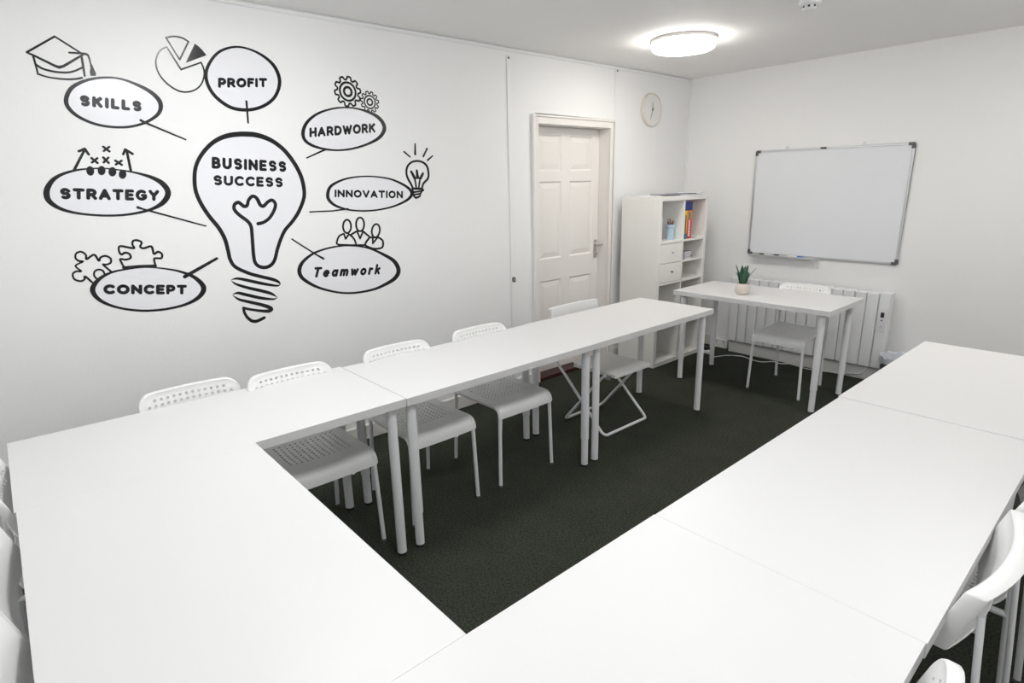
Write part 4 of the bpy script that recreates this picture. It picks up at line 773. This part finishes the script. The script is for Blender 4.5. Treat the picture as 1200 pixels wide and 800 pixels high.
def make_chair(solid_back=False):
    t = thing('stacking_chair', '', 'chair')
    sc_ = .74 if solid_back else 1.0
    sm_ = MB_copy(seat); sm_.v = [(v[0] * sc_, v[1], v[2]) for v in sm_.v]
    obj('seat', sm_, 'plastic', t, solid=.006, smooth=50)
    bm2 = MB_copy(back_s if solid_back else back); rm = rim_s if solid_back else rim; bm2.add(rm.v, rm.f)
    obj('backrest', bm2, 'plastic', t, solid=.004, smooth=50, weld=2e-5)
    r = .0070 if solid_back else .0098
    wy = .030 if solid_back else 0
    for sg in (-1, 1):
        s = sg
        fl = obj('leg', MB().tube(fillet([(-.004, s * .193, .004), (-.010, s * .181, .405), (-.012, s * .181, .432), (-.06, s * .178, .436)], .02), r, 12), 'steel_white', t)
        obj('foot_cap', MB().tube([(-.0038, s * .1932, 0), (-.0039, s * .193, .012)], .0112, 12), 'grey_foot', fl)
        fx = -.475 if solid_back else -.438
        mid = [(-.440, s * (.174 + wy), .43), (-.424, s * (.176 + wy), .61), (-.414, s * (.176 + wy), .735)] if solid_back else [(-.404, s * .172, .43), (-.398, s * .174, .66), (-.402, s * .174, .735)]
        rl = obj('leg', MB().tube(fillet([(fx, s * (.172 + wy), .004), *mid], .05), r, 12), 'steel_white', t)
        obj('foot_cap', MB().tube([(fx - .0003, s * (.172 + wy), 0), (fx + .0004, s * (.172 + wy), .012)], .0112, 12), 'grey_foot', rl)
        if solid_back:
            obj('seat_rail', MB().tube([(-.03, s * .160, .434), (-.20, s * .155, .432)], r * .9, 12), 'steel_white', t)
            obj('floor_runner', MB().tube([(-.004, s * .193, .012), (fx, s * (.172 + wy), .012)], r, 12), 'steel_white', t)
        else:
            obj('seat_rail', MB().tube([(-.055, s * .178, .436), (-.41, s * .173, .432)], r * .9, 12), 'steel_white', t)
    obj('cross_bar', MB().tube([(-.06, -.178, .430), (-.06, .178, .430)], .007, 10), 'steel_white', t)
    return t
def MB_copy(m_): n = MB(); n.v = list(m_.v); n.f = list(m_.f); return n
proto = make_chair(); proto2 = make_chair(True); used = set()
spots = [  # x of front feet, y, heading, label, group
 (1.015, -4.600, 0, 'white perforated chair pushed under the corner table, back nearest the near end', 'A'),
 (1.087, -4.205, 0, 'white perforated chair tucked under the corner table, seat showing in the gap', 'A'),
 (1.087, -3.655, 0, 'white perforated chair behind the pair of legs where corner and middle tables meet', 'A'),
 (1.087, -3.115, 0, 'white perforated chair under the middle table beside the folding chair', 'A'),
 (1.440, -.945, -PI / 2, 'white perforated chair tucked under the desk in front of the heater', None),
 (2.712, -3.582, PI, 'white solid-backed chair by the middle table opposite the mural', 'B'),
 (2.725, -3.085, PI, 'white chair partly cut by the frame, behind the middle table opposite the mural', 'B'),
 (2.725, -4.182, PI, 'white chair whose rounded back corner shows by the joint of the camera-side tables', 'B'),
 (1.030, -4.840, PI / 2, 'white chair at the end of the horseshoe nearest the mural wall', 'C'),
 (1.600, -4.848, PI / 2, 'white solid-backed chair in the middle of the three at the crosswise end table', 'C'),
 (2.045, -4.848, PI / 2, 'white solid-backed chair at the end table, cut off by the picture corner', 'C'),
]
GN = {'A': 'chairs along the mural wall', 'B': 'chairs on the outer side opposite the mural', 'C': 'chairs at the near end of the horseshoe'}
for (x, y, rz, lb, g) in spots:
    pr_ = proto2 if 'solid' in lb else proto
    o = pr_ if pr_.name not in used else copy_tree(pr_)
    used.add(pr_.name)
    o.location = (x, y, 0); o.rotation_euler = (0, 0, rz); o['label'] = lb
    if g: o['group'] = GN[g]
    elif 'group' in o: del o['group']

# folding chair
fc = thing('folding_chair', 'white folding chair with crossed tube legs near the door', 'folding chair', (1.07, -2.205, 0))
r = .0095
for nm, pts in (('front_frame', [(.602, -.222, .735), (.618, -.222, .60), (.64, -.214, .40), (.70, -.212, .345), (1.045, -.220, .02), (1.065, -.205, .010), (1.065, .205, .010), (1.045, .220, .02), (.70, .212, .345), (.64, .214, .40), (.618, .222, .60), (.602, .222, .735)]),
                ('rear_frame', [(1.035, -.190, .400), (1.00, -.190, .372), (.705, -.195, .025), (.690, -.182, .010), (.690, .182, .010), (.705, .195, .025), (1.00, .190, .372), (1.035, .190, .400)])):
    obj(nm, MB().tube(fillet([(p[0] - 1.07, p[1], p[2]) for p in pts], .05), r, 12), 'steel_white', fc)
v2, f2 = perforated(rrect(-.180, .180, 0, .37, (.03, .03, .012, .012), 4), [], .004, .03)
sm = MB(); sm.add([(-.335 + b_ + .0, a, .415 - .010 * (1 - (a / .18) ** 2) + (.012 * ((.09 - b_) / .09) ** 2 if b_ < .09 else 0)) for a, b_ in v2], f2)
st = obj('seat', sm, 'plastic', fc, solid=.003, smooth=50)
obj('seat_lip', MB().box(.030, .036, -.180, .180, .392, .417), 'plastic', st, bevel=.002)
for s in (-1, 1):
    obj('seat_flange', MB().box(-.31, .034, s * .180 - .002, s * .180 + .002, .395, .414), 'plastic', st, bevel=.001)
    obj('hinge_bracket', MB().prism([(-.05, .375), (.0, .375), (.01, .405), (-.06, .405)], lambda a, b, h: (a, s * .188 + h - .0015, b), .003), 'chrome', fc)
    obj('pivot_bolt', MB().tube([(-.215, s * .186, .190), (-.215, s * .222, .190)], .006, 10), 'chrome', fc)
fh = [((c_ - 4) * .012, .075 + r_ * .012) for r_ in range(4) for c_ in range(9)]
v2, f2 = perforated([(-.222, 0), (.222, 0), (.232, .14), (-.232, .14)], fh, .0022, .03, hn=6)
bm_ = MB(); bm_.add([(-.452 - .018 * b_ / .14 - .022 * (1 - (a / .23) ** 2), a, .628 + b_) for a, b_ in v2], f2)
bk = obj('backrest', bm_, 'plastic', fc, solid=.0025, smooth=50)
lip = MB(); N = 14
for i in range(N + 1):
    a = -.232 + .464 * i / N; x = -.470 - .022 * (1 - (a / .23) ** 2)
    lip.v += [(x, a, .768), (x - .022, a, .768), (x - .022, a, .756), (x - .004, a, .756)]
for i in range(N):
    for j in range(4): lip.f.append((i * 4 + j, i * 4 + (j + 1) % 4, (i + 1) * 4 + (j + 1) % 4, (i + 1) * 4 + j))
lip.f += [(0, 1, 2, 3), (N * 4 + 3, N * 4 + 2, N * 4 + 1, N * 4)]
obj('top_lip', lip, 'plastic', bk, bevel=.002)

# ------------------------------------------------------------------ potted plant on the desk
px, py = 1.150, -.960
pp = thing('potted_succulent', 'small green succulent in a cream ceramic pot on the desk', 'plant', (px, py, TH))
wpart('pot', MB().lathe([(.001, 0), (.034, 0), (.041, .004), (.053, .022), (.057, .044), (.054, .066), (.047, .082), (.043, .083), (.042, .078), (.039, .072), (.001, .070)], (px, py, TH), 40, cap=False), 'pot', pp)
wpart('soil', MB().lathe([(.001, .075), (.040, .073), (.040, .068)], (px, py, TH), 30, cap=False), 'soil', pp)
rl_ = random.Random(11)
for k in range(13):
    a = 2.4 * k; tilt = (.10 if k < 4 else .24 if k < 8 else .36) + rl_.uniform(-.04, .06); ln = (.150 if k < 5 else .138 if k < 9 else .115) * rl_.uniform(.9, 1.08)
    lf = MB(); S = 9
    for i in range(S + 1):
        t = i / S; w_ = .0215 * (math.sin(PI * min(1, t * .80 + .20)) ** .8) * (1 if k < 9 else .9) + .0004; th_ = .0045 * (1 - t) + .0006
        bend = tilt * t * t * .5
        rad = .010 + ln * t * math.sin(tilt * (.7 + .5 * t)); z = TH + .068 + ln * t * math.cos(tilt * (.7 + .5 * t))
        for (dx, dr) in ((-w_, .004), (0, -th_), (w_, .004), (0, th_)):
            lf.v.append((px + (rad + dr) * math.cos(a) - dx * math.sin(a), py + (rad + dr) * math.sin(a) + dx * math.cos(a), z))
    for i in range(S):
        for j in range(4): lf.f.append((i * 4 + j, i * 4 + (j + 1) % 4, (i + 1) * 4 + (j + 1) % 4, (i + 1) * 4 + j))
    lf.f += [(3, 2, 1, 0), (S * 4, S * 4 + 1, S * 4 + 2, S * 4 + 3)]
    wpart('leaf', lf, 'leaf', pp, smooth=60)

# ------------------------------------------------------------------ camera, world, output
cam = bpy.data.cameras.new('camera'); co = bpy.data.objects.new('camera', cam); COL.objects.link(co)
cam.sensor_width = 36; cam.lens = 681.2384 / 1200 * 36; cam.clip_start = .02; cam.clip_end = 50
yaw, pit, rol = .8525, -.2662, -.0217
fw_ = Vector((-math.sin(yaw) * math.cos(pit), math.cos(yaw) * math.cos(pit), math.sin(pit)))
r_ = Vector((math.cos(yaw), math.sin(yaw), 0)); u_ = r_.cross(fw_)
R_ = r_ * math.cos(rol) + u_ * math.sin(rol); U_ = -r_ * math.sin(rol) + u_ * math.cos(rol)
co.matrix_world = Matrix(((R_.x, U_.x, -fw_.x, 3.2449), (R_.y, U_.y, -fw_.y, -5.0958), (R_.z, U_.z, -fw_.z, 1.5726), (0, 0, 0, 1)))
sc.camera = co
wd = bpy.data.worlds.new('world'); sc.world = wd; wd.use_nodes = True
wd.node_tree.nodes['Background'].inputs[0].default_value = (.8, .85, .9, 1); wd.node_tree.nodes['Background'].inputs[1].default_value = .3
for k_, v_ in (('diffuser', EM[0]), ('added_diffuser_right', EM[1]), ('added_diffuser_mural', EM[2]), ('diffuser_cool', EM[3])):
    M[k_].node_tree.nodes['Principled BSDF'].inputs['Emission Strength'].default_value = v_
sc.view_settings.view_transform = 'Standard'; sc.view_settings.look = 'None'; sc.view_settings.gamma = 1
sc.view_settings.use_curve_mapping = False
sc.view_settings.exposure = 0.0
sc.cycles.max_bounces = 10; sc.cycles.diffuse_bounces = 6; sc.cycles.use_denoising = True
sc.cycles.sample_clamp_indirect = 8
